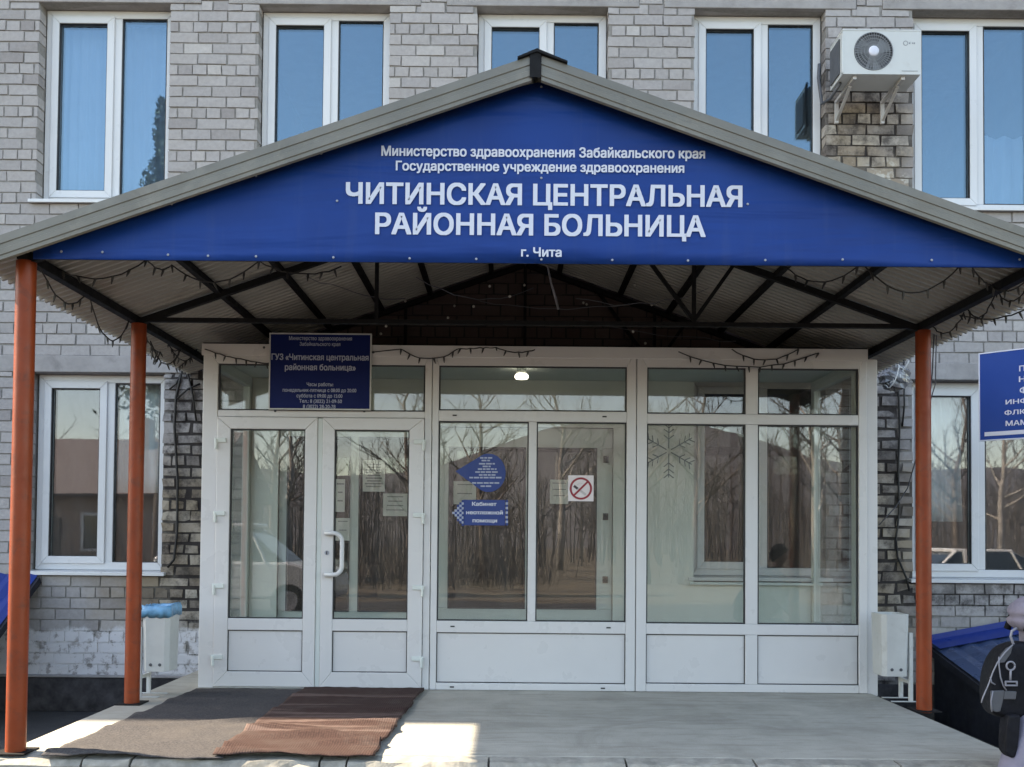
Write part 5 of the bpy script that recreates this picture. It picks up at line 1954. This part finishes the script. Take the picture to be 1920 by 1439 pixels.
# ------------------------------------------------------------------ what the glass mirrors: cars, trees and a house behind the photographer
def car(x, y, rot, paint, label, tall):
    t = thing('parked_car', (0, 0, 0), label, 'car', 'parked cars behind the photographer')
    if tall:
        prof = [(-2.2, 0.35), (2.2, 0.35), (2.28, 0.6), (2.2, 0.9), (1.35, 1.08), (-2.15, 1.12), (-2.25, 0.8)]
        cab = [(1.3, 1.06), (0.55, 1.68), (-0.4, 1.78), (-1.9, 1.72), (-2.18, 1.08)]
    else:
        prof = [(-2.2, 0.32), (2.2, 0.32), (2.27, 0.55), (2.15, 0.78), (1.0, 0.95), (-1.55, 0.98), (-2.2, 0.92), (-2.28, 0.6)]
        cab = [(1.0, 0.93), (0.25, 1.36), (-0.9, 1.40), (-1.75, 0.97)]

    def loft(pr, w0, w1, zt0, zt1):
        mb = MB()
        ws = [w0 + (w1 - w0) * max(0, min(1, (z - zt0) / (zt1 - zt0))) for _, z in pr]
        n = len(pr)
        v = [(a, -w, z) for (a, z), w in zip(pr, ws)] + [(a, w, z) for (a, z), w in zip(pr, ws)]
        mb.add(v, [tuple(range(n)), tuple(range(2 * n - 1, n - 1, -1))] + [(i, i + n, (i + 1) % n + n, (i + 1) % n) for i in range(n)])
        return mb
    loft(prof, 0.86, 0.84, 0.5, 1.1).build('body', paint, t, bevel=0.06)
    zt = max(z for _, z in cab)
    zb = min(z for _, z in cab)
    loft(cab, 0.82, 0.66, zb, zt).build('cabin', 'car_glass', t, bevel=0.04)
    top = [(a, z) for a, z in cab if z > zb + 0.3]
    mb = MB()
    xs = [a for a, _ in top]
    mb.box(min(xs) - 0.05, max(xs) + 0.05, -0.66, 0.66, zt - 0.06, zt + 0.025)
    mb.build('roof', paint, t, bevel=0.03)
    for a in (max(xs) + 0.02, 0.1, min(xs)):
        for s in (-1, 1):
            mb = MB()
            sl = 0.32 if a > 0.2 else (-0.1 if a < -0.5 else 0)
            mb.bar((a + sl * (1.6 if not tall else 1.2), s * 0.835, zb), (a, s * 0.685, zt - 0.02), 0.07, 0.03)
            mb.build('pillar', paint, t)
    for a in (1.38, -1.35):
        for s in (-1, 1):
            w = MB().lathe([(0.2, -0.1), (0.31, -0.1), (0.325, -0.06), (0.325, 0.06), (0.31, 0.1), (0.2, 0.1)], (a, s * 0.80, 0.325), 'Y', 24).build('wheel', 'tyre_rubber', t, smooth=False)
            MB().lathe([(0.0, s * 0.085), (0.1, s * 0.09), (0.2, s * 0.098)], (a, s * 0.80, 0.325), 'Y', 16).build('rim', 'zinc', w)
    for s in (-1, 1):
        MB().box(2.16, 2.25, s * 0.68 - 0.14, s * 0.68 + 0.14, 0.62, 0.76).build('headlight', 'white_print', t, bevel=0.02)
        MB().box(-2.27, -2.18, s * 0.7 - 0.1, s * 0.7 + 0.1, 0.68, 0.86).build('tail_light', 'prohibition_red', t, bevel=0.02)
    t.location = (x, y, 0)
    t.rotation_euler = (0, 0, rot)


car(-5.6, -12.6, 0.0, 'car_silver', 'silver van mirrored in the left door leaf', True)
car(9.4, -11.2, math.pi, 'car_white', 'white car mirrored in the lower right window', False)


def bare_tree(x, y, h, seed, label, mat='bark', crown=True):
    rnd = random.Random(seed)
    t = thing('bare_tree', (x, y, 0), label, 'tree', 'bare trees behind the photographer')
    tr, tw = MB(), MB()
    pts = [Vector((x, y, 0))]
    for k in range(1, 7):
        pts.append(Vector((x + rnd.uniform(-0.12, 0.12) * k * 0.6, y + rnd.uniform(-0.1, 0.1) * k * 0.6, h * k / 6 * 0.92)))
    r0 = h * 0.018
    tr.tube(pts, [r0 * (1 - 0.85 * k / 6) for k in range(7)], 7)

    def limb(p, d, ln, r, lev):
        q = [p]
        for k in range(3):
            d = (d + Vector((rnd.uniform(-0.25, 0.25), rnd.uniform(-0.25, 0.25), rnd.uniform(0.0, 0.22)))).normalized()
            q.append(q[-1] + d * ln / 3)
        (tr if lev == 0 else tw).tube(q, [r, r * 0.75, r * 0.5, r * 0.25], 4 if lev else 5, cap=False)
        if lev < 2:
            for k in range(5 if lev == 0 else 5):
                s = q[1 + k % 3]
                a = rnd.uniform(0, 6.28)
                dd = (d + Vector((math.cos(a), math.sin(a), rnd.uniform(-0.1, 0.5))) * 0.9).normalized()
                limb(s, dd, ln * rnd.uniform(0.4, 0.65), r * 0.45, lev + 1)
    for k in range(13):
        tz = 0.28 + 0.68 * k / 13
        i = min(5, int(tz * 6))
        p = pts[i].lerp(pts[i + 1], tz * 6 - i)
        a = rnd.uniform(0, 6.28)
        limb(p, Vector((math.cos(a), math.sin(a), rnd.uniform(0.4, 0.9))).normalized(), h * 0.32 * (1.15 - tz * 0.8), r0 * 0.42 * (1.1 - tz * 0.7), 0)
    tr.build('trunk', mat, t, smooth=True, recalc=False)
    tw.build('crown', 'twig', t, recalc=False)
    return t


spots = [(-22, -33, 9), (-17.5, -38, 10), (-12, -41, 11), (-8.5, -30, 9), (-4.5, -36, 10), (-1.0, -29, 8.5), (2.5, -39, 11), (4.8, -27, 9), (8.0, -34, 10), (11.5, -29, 9.5), (15, -36, 11), (19, -31, 9), (24, -37, 10.5), (30, -34, 9)]
for i, (x, y, h) in enumerate(spots):
    bare_tree(x, y, h, 40 + i, 'leafless brown tree mirrored in the porch glass' if i % 3 else 'leafless pale-barked birch mirrored in the porch glass', 'bark' if i % 3 else 'birch_bark')


def thicket():
    rnd = random.Random(3)
    mb = MB()
    for k in range(1700):
        x = rnd.uniform(-75, 75)
        y = rnd.uniform(-95, -46)
        h = rnd.uniform(3.5, 8.5)
        p = Vector((x, y, 0))
        q = p + Vector((rnd.uniform(-0.5, 0.5), rnd.uniform(-0.5, 0.5), h))
        mb.tube([p, p.lerp(q, 0.5), q], [0.06, 0.04, 0.012], 4, cap=False)
        for b in range(9):
            s = p.lerp(q, rnd.uniform(0.3, 0.95))
            mb.tube([s, s + Vector((rnd.uniform(-1.2, 1.2), rnd.uniform(-0.8, 0.8), rnd.uniform(0.4, 1.6)))], [0.035, 0.008], 3, cap=False)
    tag(mb.build('thicket', 'twig', recalc=False), 'far leafless wood mirrored in the glass', 'woods', kind='stuff')
    mb = MB()
    for k in range(420):
        x, y = rnd.uniform(-34, 44), rnd.uniform(-34, -22)
        if abs(x - 4) < 2.5:
            continue
        for b in range(16):
            o = Vector((x + rnd.gauss(0, 0.5), y + rnd.gauss(0, 0.4), 0))
            e = o + Vector((rnd.gauss(0, 0.35), rnd.gauss(0, 0.3), rnd.uniform(0.5, 2.3)))
            mb.tube([o, o.lerp(e, 0.5) + Vector((rnd.gauss(0, 0.06), 0, 0.1)), e], [0.014, 0.010, 0.004], 3, cap=False)
    tag(mb.build('scrub', 'twig', recalc=False), 'low leafless scrub mirrored in the glass', 'shrubs', kind='stuff')


thicket()


def leafy_tree(x, y, h):
    rnd = random.Random(11)
    t = thing('pine_tree', (x, y, 0), 'tall green pine mirrored in the upper left window', 'tree')
    MB().tube([(x, y, 0), (x + 0.1, y, h * 0.5), (x, y, h)], [0.28, 0.18, 0.03], 8).build('trunk', 'bark', t, smooth=True)
    mb = MB()
    for k in range(11000):
        z = h * (0.35 + 0.65 * rnd.random() ** 0.8)
        R = (h - z) * 0.17 + 0.3
        a = rnd.uniform(0, 6.28)
        rr = R * math.sqrt(rnd.random()) * (0.6 + 0.4 * math.sin(z * 3 + a * 2))
        c = Vector((x + rr * math.cos(a), y + rr * math.sin(a), z))
        d = Vector((rnd.uniform(-1, 1), rnd.uniform(-1, 1), rnd.uniform(-1, 1))).normalized()
        e = d.cross(Vector((rnd.uniform(-1, 1), rnd.uniform(-1, 1), 1))).normalized()
        s = rnd.uniform(0.06, 0.14)
        mb.add([c - d * s, c + e * s * 0.4, c + d * s, c - e * s * 0.4], [(0, 1, 2, 3)])
    mb.build('crown', 'pine_leaf', t, recalc=False)


leafy_tree(-9.75, -17.5, 13.9)


def house(x, y):
    t = thing('small_house', (x, y, 0), 'single-storey house with a pitched roof mirrored in the lower left window', 'house')
    w, d, h, r = 4.6, 4.0, 3.0, 5.2
    MB().box(x - w, x + w, y - d, y + d, 0, h).build('wall', 'house_wall', t)
    mb = MB()
    mb.add([(x - w - 0.4, y - d - 0.5, h - 0.1), (x + w + 0.4, y - d - 0.5, h - 0.1), (x + w + 0.4, y, r), (x - w - 0.4, y, r), (x - w - 0.4, y + d + 0.5, h - 0.1), (x + w + 0.4, y + d + 0.5, h - 0.1)],
           [(0, 1, 2, 3), (3, 2, 5, 4), (0, 3, 4), (1, 5, 2)])
    rf = mb.build('roof', 'house_roof', t, solid=0.1)
    MB().box(x + 0.4, x + 1.0, y + 0.4, y + 1.0, 4.4, 5.9).build('chimney', 'house_wall', rf)
    for k in (-3.0, 0.6, 3.0):
        mb = MB()
        mb.ring(x + k - 0.6, x + k + 0.6, 1.0, 2.3, 0.1, y + d - 0.02, y + d + 0.06)
        f = mb.build('window', 'pvc_upper', t)
        MB().box(x + k - 0.5, x + k + 0.5, y + d + 0.005, y + d + 0.02, 1.1, 2.2).build('pane', 'car_glass', f)
    MB().box(x - 1.6, x - 0.7, y + d + 0.002, y + d + 0.06, 0, 2.1).build('door', 'bark', t)


house(-14.5, -27.0)
